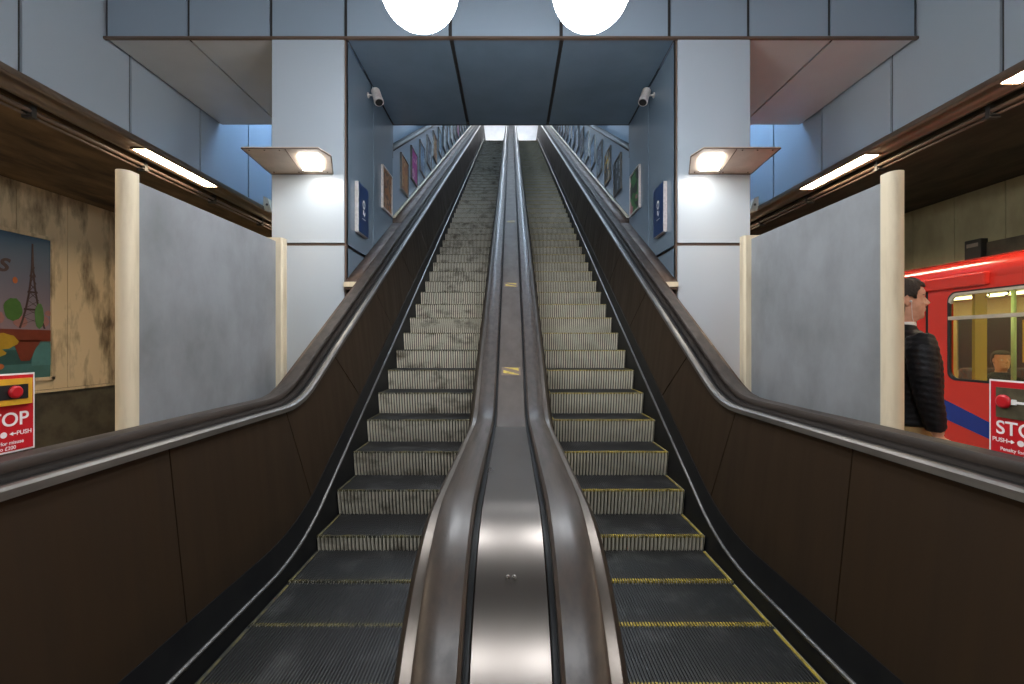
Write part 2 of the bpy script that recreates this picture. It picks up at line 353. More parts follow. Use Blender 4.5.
mb = MB(); mb.box(-7.6, 7.6, -6.1, -6, -1.1, HC)  # unseen wall added behind the camera to bounce light into the hall
struct(mb.build('wall_bounce', 'hallceil'), 'plain grey wall added behind the viewer to bounce light', 'wall')

# ------------------------------------------------------------------ escalators
def step_meshes():
    x0, x1 = -.494, .494
    mb = MB()                                            # tread with fine grooves and ribbed, slightly curved riser
    n = 62; p = (x1-x0)/n
    prof = []
    for i in range(n):
        a = x0+i*p; prof += [(a, 0), (a+p*.5, 0), (a+p*.5, -.008), (a+p, -.008)]
    mb.rings([[(x, y, z) for x, z in prof] for y in (0, .425)], False, 0, close=False)
    n = 36; p = (x1-x0)/n; prof = []
    for i in range(n):
        a = x0+i*p; prof += [(a+p*.08, 0), (a+p*.55, 0), (a+p*.63, .014), (a+p, .014)]
    rows = [(0, 0), (.004, -.03), (.012, -.09), (.026, -.15), (.05, -.235)]
    mb.rings([[(x, dy+d, z) for x, d in prof] for dy, z in rows], False, 1, close=False)
    for f in mb.bm.faces:
        if f.material_index == 1 and min(v.co.y for v in f.verts) > -.01:
            gx = ((f.calc_center_median().x-x0)/p) % 1
            if gx > .70: f.material_index = 2
    for s in (x0, x1): mb.poly([(s, 0, -.001), (s, .425, -.001), (s, .425, -.03), (s, .05, -.235)], 1)
    for f in mb.bm.faces: f.smooth = False
    l = mb.build('step', ['tread', 'riser_l', 'groove']).data
    r = l.copy(); r.materials[1] = M['riser_r']
    def edge(m, w):
        q = MB(); k = 62; pp = (x1-x0)/k
        for i in range(k): q.box(x0+i*pp, x0+i*pp+pp*.55, -.002, w, -.012, .0015)
        for sx in (x0+.008, x1-.022): q.box(sx, sx+.014, w, .40, -.004, .0015)
        o = q.build('edge_marking', m); d = o.data; bpy.data.objects.remove(o); return d
    el, er = edge('yellow_worn', .022), edge('yellow', .03)
    for o in list(C.objects):
        if o.data is l: bpy.data.objects.remove(o)
    return l, r, el, er
SL, SR, EL, ER = step_meshes()
# positions of the noses along the step chain
PITCH = .431
path = []
y = .95; arc = 0.; prev = (y, nos(y)); samples = [(0., y)]
while y < 28:
    y += .002; q = (y, nos(y)); arc += math.hypot(q[0]-prev[0], q[1]-prev[1]); prev = q; samples.append((arc, y))
def y_at(a):
    lo, hi = 0, len(samples)-1
    while hi-lo > 1:
        m = (lo+hi)//2
        if samples[m][0] < a: lo = m
        else: hi = m
    return samples[lo][1]
a4 = next(a for a, yy in samples if yy >= 4.0)
a = a4 % PITCH; noses = []
while a < samples[-1][0]: noses.append(y_at(a)); a += PITCH
noses = [v for v in noses if v < 26.6]

def ramp(v, a, b): return max(0., min(1., (v-a)/(b-a)))
def lean(y): return .47*ramp(y, 2.3, 3.9)*(1-ramp(y, 23.2, 24.2))
def esc(s, side):
    root = thing('escalator', f'{side} escalator of ribbed metal steps with brown {side} balustrade and black handrail', 'escalator', (s*.886, .8, 0))
    for yy in noses:
        st = bpy.data.objects.new('step', SL if s < 0 else SR); C.objects.link(st); st.parent = root
        st.location = (0, yy-.8, nos(yy))
        e = bpy.data.objects.new('edge_marking', EL if s < 0 else ER); C.objects.link(e); e.parent = st
        if yy == noses[0]: e['label'] = 'worn yellow step edge' if s < 0 else 'yellow step edge'
    # skirt: low black face with bright strip on top
    mb = MB(); sweepY(mb, [(s*1.388, -.40), (s*1.44, -.40), (s*1.44, .17), (s*1.415, .17), (s*1.40, -.005), (s*1.388, -.005)], skt); smooth(mb.build('skirt', 'black', root), 30)
    mb = MB(); sweepY(mb, [(s*1.386, 0), (s*1.408, 0), (s*1.408, .016), (s*1.386, .012)], skt); o = mb.build('skirt_strip', 'steel_trim', root); o['label'] = 'bright metal skirt strip'
    # balustrade panels, each sheet its own part, over a dark carcass
    cuts = [.8, 2.0, 3.04, 3.86] + [3.86+1.17*k for k in range(1, 18)] + [24.6, 25.8, 27, 28.9]
    for y0, y1 in zip(cuts, cuts[1:]):
        mb = MB(); m = max(2, int((y1-y0)/.12))
        cols = [y0+.004+(y1-y0-.008)*i/m for i in range(m+1)]
        def pt(yc, v, dx):
            zt = dck(yc)-.05; yb = yc+lean(yc)*min(1, 1); zb = pbt(yb)
            return (s*(1.415+.082*v+dx), yb+(yc-yb)*v, zb+(zt-zb)*v)
        mb.rings([[pt(c, 0, 0), pt(c, .5, 0), pt(c, 1, 0), pt(c, 1, .012), pt(c, .5, .012), pt(c, 0, .012)] for c in cols])
        smooth(mb.build('balustrade_panel', 'panel', root), 30)
    mb = MB()
    ys2 = [v for v in YS if v >= .79]
    mb.rings([[(s*(1.44), yy, pbt(yy)-.1), (s*1.53, yy, dck(yy)-.06), (s*1.73, yy, dck(yy)-.06), (s*1.73, yy, max(-.1, dck(yy)-1.1) if yy < 6 else dck(yy)-.5)] for yy in ys2])
    o = mb.build('carcass', 'bronze', root); o['label'] = 'brown outer casing of the balustrade'
    mb = MB(); mb.box(*sorted((s*1.43, s*1.738)), .772, .80, 0, dck(.8)-.052, 0, .006); mb.build('newel_panel', 'bronze', root)
    # inner cap rail, slot, inner deck, handrail, outer deck
    mb = MB(); sweepY(mb, [(s*1.475, -.052), (s*1.50, -.052), (s*1.515, -.03), (s*1.515, -.018), (s*1.492, -.018), (s*1.478, -.026)], dck, ys2); o = smooth(mb.build('cap_rail', 'steel_trim', root), 25); o['label'] = 'bright steel cap rail'
    mb = MB(); sweepY(mb, [(s*1.51, -.06), (s*1.735, -.06), (s*1.735, -.045), (s*1.51, -.045)], dck, ys2)
    sweepY(mb, [(s*1.508, -.046), (s*1.55, -.046), (s*1.55, -.022), (s*1.508, -.022)], dck, ys2); mb.build('handrail_channel', 'black', root)
    mb = MB(); sweepY(mb, [(s*1.55, -.05), (s*1.605, -.05), (s*1.605, -.006), (s*1.553, -.012)], dck, ys2); mb.build('inner_deck', 'slot', root); mb = MB()
    sweepY(mb, [(s*1.695, -.05), (s*1.74, -.05), (s*1.74, -.004), (s*1.695, -.004)], dck, ys2); mb.build('deck', 'deck', root)
    mb = MB(); hp = [(1.604, -.02), (1.60, .0), (1.599, .020), (1.606, .030), (1.65, .034), (1.692, .030), (1.70, .020), (1.70, 0), (1.694, -.02)]
    rg = []
    for k in range(9):                                  # the rail turns down round the newel
        t = k/8*PI/2; rg.append([(s*x, .85-(.28+dz)*math.cos(t)+.28*0 if False else .79+.28-(.28+dz)*math.cos(t), dck(.9)-.28+(.28+dz)*math.sin(t)) for x, dz in hp])
    for yy in [v for v in YS if v > 1.10]: rg.append([(s*x, yy, dck(yy)+dz) for x, dz in hp])
    mb.rings(rg); h = smooth(mb.build('handrail', 'rubber', root), 40)
    return root
esc(-1, 'left'); esc(1, 'right')
for s, nm in ((-1, 'left'), (1, 'right')):               # wide shelf beside the rail inside the recess and shaft
    mb = MB(); sweepY(mb, [(s*1.742, -.10), (s*1.882, -.10), (s*1.882, -.012), (s*1.742, -.012)], dck, [D1-.026, D1+.3, 6, 7.26] )
    sweepY(mb, [(s*1.742, -.10), (s*1.948, -.10), (s*1.948, -.012), (s*1.742, -.012)], dck, [7.28, 8] + [v for v in YS if v > 8])
    mb.box(*sorted((s*1.745, s*1.885)), D1-.045, D1-.028, dck(D1)-.085, dck(D1)-.03, 1)  # cream strip paints the yellow light caught by the shelf's end face
    struct(mb.build('trim_5' if s < 0 else 'trim_6', ['deck', 'cream']), f'brown sloping shelf between the {nm} handrail and the recess wall', 'trim')

# central island
isle = thing('balustrade_island', 'central steel-topped balustrade with twin handrails between the two escalators', 'balustrade', (0, .8, 0))
def isl_path():
    P = []
    for z in (.04, .15, .30): P.append((NY-NR, z, -1, 0))
    zc = EYE-.53-NR
    for k in range(0, 25):
        t = PI - k/24*PI/2; P.append((NY+NR*math.cos(t), zc+NR*math.sin(t), math.cos(t), math.sin(t)))
    for yy in [v for v in YS if v > NY+.03]:
        dz = (isl0(yy+.01)-isl0(yy-.01))/.02; l = math.hypot(1, dz); P.append((yy, isl0(yy), -dz/l, 1/l))
    return P
IP = isl_path()
def isweep(prof, name, m, lab=None, ang=40, pts=None):
    mb = MB(); mb.rings([[(x*1.08, y+ny*d, z+nz*d) for x, d in prof] for y, z, ny, nz in (pts or IP)])
    o = smooth(mb.build(name, m, isle), ang)
    if lab: o['label'] = lab
    return o
isweep([(-.088, -.03), (.088, -.03), (.09, -.012), (.086, -.008), (-.086, -.008), (-.09, -.012)], 'deck_plate', 'steel', 'brushed steel top plate at the foot', pts=[q for q in IP if q[0] < 2.95])
isweep([(-.088, -.03), (.088, -.03), (.09, -.012), (.086, -.008), (-.086, -.008), (-.09, -.012)], 'deck_plate', 'plate_brown', 'brown top plate up the slope', pts=[q for q in IP if q[0] > 2.83])
isweep([(-.235, -.06), (.235, -.06), (.235, -.028), (-.235, -.028)], 'handrail_channel', 'black')
for s in (-1, 1):
    isweep([(s*.108, -.028), (s*.104, -.01), (s*.104, .020), (s*.112, .030), (s*.155, .035), (s*.196, .030), (s*.206, .020), (s*.206, -.01), (s*.2, -.028)], 'handrail', 'rubber_brown', f'{"left" if s < 0 else "right"} brown-black island handrail')
    isweep([(s*.21, -.05), (s*.25, -.085), (s*.256, -.08), (s*.25, -.03), (s*.236, -.014), (s*.21, -.018)], 'edge_trim', 'edge_steel', 'steel edge trim')
    mb = MB(); ys = frange(NY-NR+.012, NY, .03) + [v for v in YS if v > NY]
    mb.rings([[(s*.27, yy, isl(yy)-.07), (s*.365, yy, min(isl(yy)-.09, pbt(yy)-.1)), (s*.384, yy, min(isl(yy)-.1, skt(yy))), (s*.384, yy, max(skt(yy)-.4, -.3)), (s*.2, yy, max(skt(yy)-.4, -.3)), (s*.2, yy, isl(yy)-.07)] for yy in ys])
    mb.build('side_panel', 'panel', isle)
for dx in (-.0085, .0085):
    yb = 1.215; zc = EYE-.53-NR; t = math.acos((yb-NY)/NR); n = Vector((0, math.cos(t), math.sin(t))); c = Vector((dx, yb, zc+NR*math.sin(t)-.008))
    mb = MB(); mb.cyl(c-n*.002, c+n*.006, .0055, 12); mb.ball(c+n*.006, .0042, sc=(1, 1, .8), seg=10); mb.build('bolt', 'steel_trim', isle)
mb = MB(); mb.ball((0, 0, 0), 1, seg=8); mb.bm.free()
for ys_, nm in ((3.545, 'a'), (5.05, 'b'), (7.3, 'c')):
    mb = MB(); dz = T30; l = math.hypot(1, dz); u = Vector((0, 1/l, dz/l)); nn = Vector((0, -dz/l, 1/l))
    o = Vector((0, ys_, isl0(ys_))) + nn*(-.0078)
    L = .12
    mb.prism([o+Vector((x, 0, 0))+u*v for x, v in ((-.075, 0), (.075, 0), (.075, L), (-.075, L))], nn*.0008, 0)
    for k in range(-1, 2):
        c0 = k*.085
        pts = [(-.06, c0+.035), (-.06, c0+.075), (.06, c0+.02), (.06, c0-.02)]
        pts = [(x, min(max(v, .005), L-.005)) for x, v in pts]
        if len({round(v, 4) for _, v in pts}) > 1: 
            try: mb.prism([o+Vector((x, 0, 0))+u*v+nn*.0008 for x, v in pts], nn*.0006, 1)
            except Exception: pass
    st = mb.build('warning_sticker', ['joint_brown', 'yellow'], isle); st['label'] = 'worn yellow diagonal sticker'

# landing comb plates in front of the steps
for s, nm in ((-1, 'left'), (1, 'right')):
    mb = MB(); mb.box(*sorted((s*.39, s*1.385)), .76, .95, -.03, .008, 0, .003)
    for k in range(40): mb.box(s*.886-.49+k*.0245, s*.886-.49+k*.0245+.012, .95, .985, -.012, .006, 1)
    tag(mb.build('comb_plate', ['steel_trim', 'yellow']), f'steel comb plate with yellow teeth at the foot of the {nm} escalator', 'comb plate')

# ------------------------------------------------------------------ platform screens
for s, nm in ((-1, 'left'), (1, 'right')):
    ZT = 2.36; f0, b0 = (2.40, 3.80) if s < 0 else (2.415, 3.72)
    t = thing('screen_partition', f'grey draught screen with cream posts beside the {nm} escalator balustrade', 'screen', (s*2.01, 3.0, 0))
    mb = MB(); mb.box(*sorted((s*1.955, s*2.035)), f0, b0, .0, ZT-.03, 0, .004); mb.build('screen_panel', 'screen', t)
    pr = []
    for k in range(13):
        a = PI + k/12*PI; pr.append((1.992+.04*math.cos(a), f0-.04+.04*math.sin(a)))
    pr += [(2.032, f0), (1.952, f0)]
    mb = MB(); mb.prism([(s*x, y, 0) for x, y in pr], (0, 0, ZT+.01)); 
    o = smooth(mb.build('post', 'cream', t), 40); o['label'] = 'tall round-nosed cream end post'
    pr = [(1.90, b0+.015), (1.915, b0), (2.045, b0), (2.045, b0+.09), (1.915, b0+.09), (1.90, b0+.075)]
    mb = MB(); mb.prism([(s*x, y, 0) for x, y in pr], (0, 0, ZT-.0)); o = mb.build('post', 'cream', t); o['label'] = 'slim cream post by the pier'

# ------------------------------------------------------------------ lamps
for s, nm in ((-1, 'left'), (1, 'right')):
    t = thing('pier_lamp', f'flat wedge-shaped lamp bracket glowing on the {nm} pale pier', 'lamp', (s*2.3, D1, 3.40), 'lamps on the piers')
    z = 3.398
    out = [(2.655, 4.50), (1.90, 4.50), (1.85, 4.70), (2.02, 5.185), (2.725, 5.185)]
    mb = MB(); mb.prism([(s*x, y, z) for x, y in out], (0, 0, .014)); mb.prism([(s*x, y, z+.014) for x, y in [(2.6, 4.9), (2.0, 4.9), (2.05, 5.185), (2.6, 5.185)]], (0, 0, .04)); mb.build('housing', 'fixture', t)
    mb = MB()
    rim = [(out[i], out[(i+1) % 5]) for i in range(5)]
    for a_, b_ in rim: mb.tube([(s*a_[0], a_[1], z), (s*b_[0], b_[1], z)], .007, 6)
    mb.tube([(s*2.235, 4.52, z-.001), (s*2.36, 5.17, z-.001)], .004, 6)
    mb.build('rim', 'joint_brown', t)
    for x, y in ((2.6, 4.54), (2.45, 4.54), (2.3, 4.54), (2.66, 5.13), (2.38, 5.13), (2.06, 5.13)):
        mb = MB(); mb.ball((s*x, y, z), .009, seg=8); mb.build('screw', 'joint_brown', t)
    mb = MB(); mb.prism([(s*x, y, z-.022) for x, y in [(2.17, 4.65), (1.97, 4.65), (1.96, 4.74), (2.075, 5.03), (2.285, 5.03)]], (0, 0, .0225)); mb.build('diffuser', 'lens', t)
def globe(x, y, lab):
    z = 3.972
    t = thing('pendant_globe', lab, 'lamp', (x, y, HC), 'globe lamps over the hall')
    mb = MB(); mb.ball((x, y, z), .272, seg=40); mb.build('globe', 'globe', t)
    mb = MB(); mb.cyl((x, y, z+.30), (x, y, HC), .012, 10); mb.cyl((x, y, HC-.05), (x, y, HC), .06, 20); mb.build('rod', 'steel_trim', t)
    mb = MB(); mb.cyl((x, y, z+.262), (x, y, z+.33), .07, 24, r1=.05); mb.build('gallery', 'steel_trim', t)
    mb = MB(); mb.rings([[(x+.277*math.cos(e)*math.cos(a_), y+.277*math.cos(e)*math.sin(a_), z+.277*math.sin(e)) for a_ in [2*PI*k/32 for k in range(32)]] for e in [math.radians(v) for v in (17, 25, 35, 45, 55, 65, 75)]]); smooth(mb.build('cap', 'white', t), 40)  # opaque cap added out of view to keep lamp light off the upper walls
globe(-.64, 3.2, 'glowing white globe lamp hanging left of centre over the escalators')
globe(.56, 3.2, 'glowing white globe lamp hanging right of centre over the escalators')
globe(-.64, -1.05, 'glowing white globe lamp hanging behind the viewer on the left')
globe(.56, -1.05, 'glowing white globe lamp hanging behind the viewer on the right')
def batten(x, y0, y1, z, m, lab, w=.085, down=True, grp='tube lamps along the edge rails'):
    t = thing('tube_lamp', lab, 'lamp', (x, (y0+y1)/2, z), grp)
    mb = MB(); mb.box(x-w, x+w, y0, y1, z-.012, z-.004); mb.build('diffuser', m, t)
    mb = MB(); mb.box(x-w-.008, x+w+.008, y0-.02, y0, z-.02, z); mb.box(x-w-.008, x+w+.008, y1, y1+.02, z-.02, z); mb.box(x-w, x+w, y0, y1, z-.004, z); mb.build('end_cap', 'railtrim', t)
for s, nm in ((-1, 'left'), (1, 'right')):
    for y0, w in ((5.76, 'over the far end of the screen'), (9.4, 'behind the pier')) + (((2.9, 'nearest the viewer'),) if s > 0 else ((1.4, 'nearest the viewer'),)) + ((-1.4, 'behind the viewer'), ):
        batten(s*4.70, y0+(.17 if s > 0 and y0 > 5 else 0), y0+1.40+(.12 if s > 0 and y0 > 5 else 0), ZP+.008, 'tube', f'lit tube lamp in the {nm} edge rail, {w}')
    # platform lamps hung over the platform edge and beyond
    # cool lamps hidden in the raised passage ceiling behind the bulkheads
    batten(s*3.6, 7.6, 8.8, HC, 'tubeblue', f'cool tube lamp behind the {nm} bulkhead', .12, grp='cool tube lamps behind the bulkheads')
for k in range(5):
    y0 = 8.2+k*3.6; z = EYE+.9+T30*(y0+.6)+.55 - .42
    for s, nm in ((-1, 'left'), (1, 'right')):
        batten(s*1.5, y0, y0+1.1, z, 'tubecool', f'cool tube lamp {["first", "second", "third", "fourth", "fifth"][k]} up the {nm} of the shaft ceiling', .10, grp='tube lamps in the shaft')
batten(-1.2, 26.5, 29.5, 16.8, 'topglow', 'bright lamp on the left over the upper landing', .3, grp='lamps over the upper landing')
batten(1.2, 26.5, 29.5, 16.8, 'topglow', 'bright lamp on the right over the upper landing', .3, grp='lamps over the upper landing')

for s, nm in ((-1, 'left'), (1, 'right')):
    for y0 in (.6, -3.4):
        batten(s*5.75, y0, y0+1.5, ZP, 'tube', f'tube lamp on the {nm} platform ceiling, {"beside" if y0 > 0 else "behind"} the viewer', .07, grp='tube lamps on the platform ceilings')
# conduits clipped under the platform ceilings
for s, nm in ((-1, 'left'), (1, 'right')):
    t = thing('conduit', f'dark cable conduit running under the {nm} edge rail', 'conduit', (s*5.16, 3, ZP))
    mb = MB()
    for dx, dz, r in ((0, 0, .022), (.05, -.035, .014)): mb.cyl((s*(4.95+dx), -5.9, ZP-.06+dz), (s*(4.95+dx), 12.8, ZP-.06+dz), r, 8)
    mb.build('pipe', 'joint_brown', t)
    for k in range(11):
        y = -4+1.45*k; mb = MB(); mb.box(*sorted((s*4.925, s*5.04)), y, y+.05, ZP-.13, ZP+.005, 0, .004); mb.box(*sorted((s*4.93, s*5.01)), y-.03, y+.08, ZP-.115, ZP-.105); mb.build('clip', 'joint', t)

# cameras in the recess
for s, nm in ((-1, 'left'), (1, 'right')):
    c = Vector((s*1.755, 6.0, EYE+3.22)); ax = Vector((-s*.32, -.35, -.85)).normalized()
    t = thing('security_camera', f'white cylindrical camera on a bracket at the top of the {nm} recess wall', 'camera', (s*1.88, 6.0, EYE+3.24), 'cameras in the recess')
    mb = MB(); a0 = c-ax*.12; a1 = c+ax*.11
    mb.tube([a0, a0+ax*.012, c, a1-ax*.004, a1], [.045, .058, .058, .062, .058], 20); smooth(mb.build('housing', 'white', t), 40)
    mb = MB(); mb.tube([a1-ax*.0, a1+ax*.006], [.05, .045], 20); o = mb.build('lens', 'gasket', t)
    mb = MB(); mb.tube([(s*1.879, 6.0, EYE+3.24), (s*1.82, 6.0, EYE+3.24), c], [.012, .012, .012], 10); mb.cyl((s*1.88, 6.0, EYE+3.24), (s*1.868, 6.0, EYE+3.24), .035, 16); mb.build('bracket', 'white', t)
for s, nm in ((-1, 'left'), (1, 'right')):               # small beige wedge on the rail beside the pier
    t = thing('wedge_bracket', f'small beige wedge bracket where the {nm} edge rail meets the pier', 'bracket', (s*4.52, 8.55, ZP), 'wedge brackets on the rails')
    mb = MB(); mb.prism([(s*4.58, 8.45, ZP-.0), (s*4.42, 8.45, ZP-.05), (s*4.46, 8.45, ZP+.10), (s*4.50, 8.45, ZP+.22), (s*4.58, 8.45, ZP+.26)], (0, .12, 0)); mb.build('body', 'cream', t)
    mb = MB(); mb.cyl((s*4.51, 8.452, ZP+.10), (s*4.51, 8.44, ZP+.10), .022, 12); mb.build('screw', 'joint_brown', t)

# ------------------------------------------------------------------ signs and posters
for s, nm in ((-1, 'left'), (1, 'right')):
    y0, y1, z0, z1 = 5.50, 5.88, EYE+1.33, EYE+1.94
    u = Vector((0, -s, 0)); v = Vector((0, 0, 1)); n = u.cross(v)   # n faces the escalator
    t = thing('information_sign', f'blue box sign with white symbol on the {nm} recess wall', 'sign', (s*1.88, (y0+y1)/2, (z0+z1)/2), 'blue signs in the recess')
    mb = MB(); mb.box(*sorted((s*1.88, s*1.835)), y0, y1, z0, z1, 0, .003); mb.build('case', 'white', t)
    mb = MB(); mb.box(*sorted((s*1.836, s*1.831)), y0+.006, y1-.006, z0+.006, z1-.006); mb.build('face', 'signblue', t)
    c = Vector((s*1.8305, (y0+y1)/2, (z0+z1)/2+.02)); mb = MB()
    for k in range(24):
        a0, a1 = 2*PI*k/24, 2*PI*(k+1)/24
        P = lambda r, a: c+u*(r*math.cos(a)*.8)+v*(.05+r*math.sin(a))
        mb.prism([P(.055, a0), P(.055, a1), P(.034, a1), P(.034, a0)], n*.001)
    mb.prism([c+u*a_+v*b_ for a_, b_ in ((-.03, -.075), (.0, -.075), (.0, -.02), (-.03, -.02))], n*.001)
    mb.prism([c+u*a_+v*b_ for a_, b_ in ((.015, -.10), (.05, -.05), (.04, -.03), (.005, -.08))], n*.001)
    mb.prism([c+u*a_+v*b_ for a_, b_ in ((-.06, -.135), (.06, -.135), (.06, -.127), (-.06, -.127))], n*.001)
    mb.build('symbol', 'whitepaint', t)
def artmat(name, a, b, c, sc):
    m = bpy.data.materials.new(name); m.use_nodes = True; nt = m.node_tree; bs = nt.nodes['Principled BSDF']; bs.inputs['Roughness'].default_value = .35
    tc = _n(nt, 'ShaderNodeTexCoord'); no = _n(nt, 'ShaderNodeTexNoise'); no.inputs['Scale'].default_value = sc; no.inputs['Detail'].default_value = 1.5
    oi = _n(nt, 'ShaderNodeObjectInfo'); ad = _n(nt, 'ShaderNodeVectorMath', operation='ADD')
    nt.links.new(tc.outputs['Object'], ad.inputs[0]); nt.links.new(oi.outputs['Location'], ad.inputs[1]); nt.links.new(ad.outputs[0], no.inputs['Vector'])
    cr = _n(nt, 'ShaderNodeValToRGB'); cr.color_ramp.interpolation = 'CONSTANT'; e = cr.color_ramp.elements
    e[0].color = (*a, 1); e[1].position = .48; e[1].color = (*b, 1); x = e.new(.58); x.color = (*c, 1)
    nt.links.new(no.outputs['Fac'], cr.inputs[0]); nt.links.new(cr.outputs[0], bs.inputs['Base Color']); return m
ART = {
 'orange': artmat('art_orange', (.45, .20, .07), (.30, .10, .04), (.55, .33, .15), 5),
 'brown': artmat('art_brown', (.30, .12, .03), (.12, .06, .03), (.38, .20, .10), 6),
 'pink': artmat('art_pink', (.50, .05, .28), (.30, .03, .20), (.7, .35, .5), 6),
 'pale blue': artmat('art_blue', (.25, .36, .50), (.10, .16, .26), (.5, .6, .7), 7),
 'grey': artmat('art_grey', (.16, .18, .22), (.05, .06, .08), (.45, .5, .55), 7),
 'white': artmat('art_white', (.55, .6, .66), (.3, .36, .45), (.75, .78, .8), 6),
 'dark': artmat('art_dark', (.02, .025, .03), (.05, .06, .07), (.35, .38, .42), 8),
 'yellow': artmat('art_yellow', (.06, .05, .04), (.55, .33, .03), (.5, .5, .5), 6),
 'green': artmat('art_green', (.02, .025, .02), (.06, .22, .06), (.5, .2, .2), 5)}
def poster(s, x, y0, w, z0, h, art, lab, frame='steel_trim', group=None, th=.03):
    t = thing('poster', lab, 'poster', (s*x, y0+w/2, z0+h/2), group)
    mb = MB(); f = .022
    for a, b, c, d in ((y0, y0+w, z0, z0+f), (y0, y0+w, z0+h-f, z0+h), (y0, y0+f, z0+f, z0+h-f), (y0+w-f, y0+w, z0+f, z0+h-f)): mb.box(*sorted((s*x, s*(x-th))), a, b, c, d)
    mb.build('frame', frame, t)
    mb = MB(); mb.box(*sorted((s*x, s*(x-th*.6))), y0+f, y0+w-f, z0+f, z0+h-f); mb.build('picture', ART[art], t, (s*x, y0+w/2, z0+h/2))
poster(-1, 1.88, 6.62, .53, EYE+1.95, .63, 'brown', 'brown framed poster on the left recess wall beyond the blue sign', 'white')
poster(1, 1.88, 6.62, .53, EYE+1.95, .63, 'green', 'black and green framed poster on the right recess wall beyond the blue sign', 'white')
ORD = ['first', 'second', 'third', 'fourth', 'fifth', 'sixth', 'seventh', 'eighth', 'ninth', 'tenth', 'eleventh', 'twelfth', 'thirteenth', 'fourteenth', 'fifteenth', 'sixteenth', 'seventeenth', 'eighteenth']
la = ['orange', 'pink', 'pale blue', 'grey', 'orange', 'pale blue', 'white', 'pale blue', 'white', 'grey', 'pink', 'grey', 'pale blue', 'white', 'grey', 'pale blue', 'grey']
ra = ['dark', 'yellow', 'grey', 'pale blue', 'white', 'grey', 'white', 'pale blue', 'pale blue', 'grey', 'white', 'pale blue', 'grey', 'dark', 'pale blue', 'grey', 'white']
for s, nm, arts in ((-1, 'left', la), (1, 'right', ra)):
    for k in range(17):
        y0 = 8.02+.83*k; yc = y0+.27
        poster(s, 1.949, y0, .54, EYE+T30*yc-1.78-.31, .64, arts[k], f'{arts[k]} poster, {ORD[k]} in the row climbing the {nm} shaft wall', 'steel_trim', f'posters up the {nm} shaft wall', .035)

# emergency stop signs
def stop_sign(s, nm, yfar, dz, w=.205, h=.272):
    u = Vector((0, 1, 0)) if s < 0 else Vector((0, -1, 0)); v = Vector((0, 0, 1)); n = u.cross(v)
    yc = yfar-w/2; o = Vector((s*1.722, yc, EYE-.381+dz+h/2))
    t = thing('stop_sign', f'red emergency STOP notice standing on the {nm} balustrade', 'sign', (o.x, o.y, dck(yc)), None)
    def rect(mb, a0, a1, b0, b1, c0, c1, mi=0): mb.prism([o+u*a_+v*b_+n*c0 for a_, b_ in ((a0, b0), (a1, b0), (a1, b1), (a0, b1))], n*(c1-c0), mi)
    mb = MB(); rect(mb, -w/2, w/2, -h/2, h/2, -.004, 0); mb.build('plate', 'whitepaint', t)
    mb = MB(); rect(mb, -w/2+.006, w/2-.006, -h/2+.006, h/2-.006, 0, .0012); mb.build('face', 'signred', t)
    for a_ in (-.06, .06):
        mb = MB(); zb = -h/2-(o.z-h/2-dck(yc)+.004)-.001
        rect(mb, a_-.008, a_+.008, zb, -h/2+.02, -.008, -.004); mb.build('foot', 'steel_trim', t)
    if s < 0:
        mb = MB(); rect(mb, -.07, .082, .028, .118, .0012, .014); o2 = mb.build('button_box', 'yellow_bright', t); o2['label'] = 'yellow stop button housing'
        mb = MB(); rect(mb, -.05, .066, .048, .098, .014, .016); mb.build('recess', 'gasket', t)
        mb = MB(); c = o+u*.022+v*.073+n*.016; mb.tube([c, c+n*.006, c+n*.010], [.022, .022, .015], 20); b = mb.build('button', 'signred', t); b['label'] = 'red push button'
        text('STOP', .066, 'whitepaint', t, o-v*.024+n*.0014+u*.002, u, v, .0006, spacing=1.0)
    else:
        mb = MB(); rect(mb, -.075, .085, .005, .11, .0012, .006); o2 = mb.build('button_picture', 'art_olive', t); o2['label'] = 'dark picture of a red button'
        mb = MB(); c = o+u*(-.048)+v*.062+n*.006; mb.tube([c, c+n*.006, c+n*.010], [.024, .024, .016], 20); b = mb.build('button', 'signred', t); b['label'] = 'red push button'
        mb = MB(); rect(mb, -.02, .03, .058, .066, .006, .009); rect(mb, -.022, -.008, .054, .072, .006, .010); mb.build('button_stem', 'whitepaint', t)
        text('STOP', .066, 'whitepaint', t, o-v*.033+n*.0014+u*.0, u, v, .0006)
    yb = -.072 if s < 0 else -.075
    P = lambda a_, b_: o+u*a_+v*b_+n*.0012
    mb = MB()
    mb.prism([P(.0+.0105*math.cos(k*PI/10), yb+.0105*math.sin(k*PI/10)) for k in range(20)], n*.0008)
    for sg in (-1, 1):
        mb.prism([P(sg*.018, yb), P(sg*.030, yb+.007), P(sg*.030, yb-.007)][::sg], n*.0008)
        mb.prism([P(sg*.030, yb-.002), P(sg*.040, yb-.002), P(sg*.040, yb+.002), P(sg*.030, yb+.002)], n*.0008)
    mb.build('push_symbol', 'whitepaint', t)
    text('PUSH', .021, 'whitepaint', t, P(.066, yb), u, v, .0005); text('PUSH', .021, 'whitepaint', t, P(-.066, yb), u, v, .0005)
    text('Penalty for misuse', .0175, 'whitepaint', t, P(0, yb-.030), u, v, .0004); text('up to £200', .0175, 'whitepaint', t, P(0, yb-.048), u, v, .0004)
M['yellow_bright'] = mat('yellow_plastic', (.75, .42, .03), .4, col2=(.65, .34, .03), scale=(30, 30, 30))
M['art_olive'] = mat('olive_picture', (.10, .085, .05), .4, col2=(.06, .05, .03), scale=(25, 25, 25))
stop_sign(-1, 'left', 1.652, .0); stop_sign(1, 'right', 1.645, -.024)

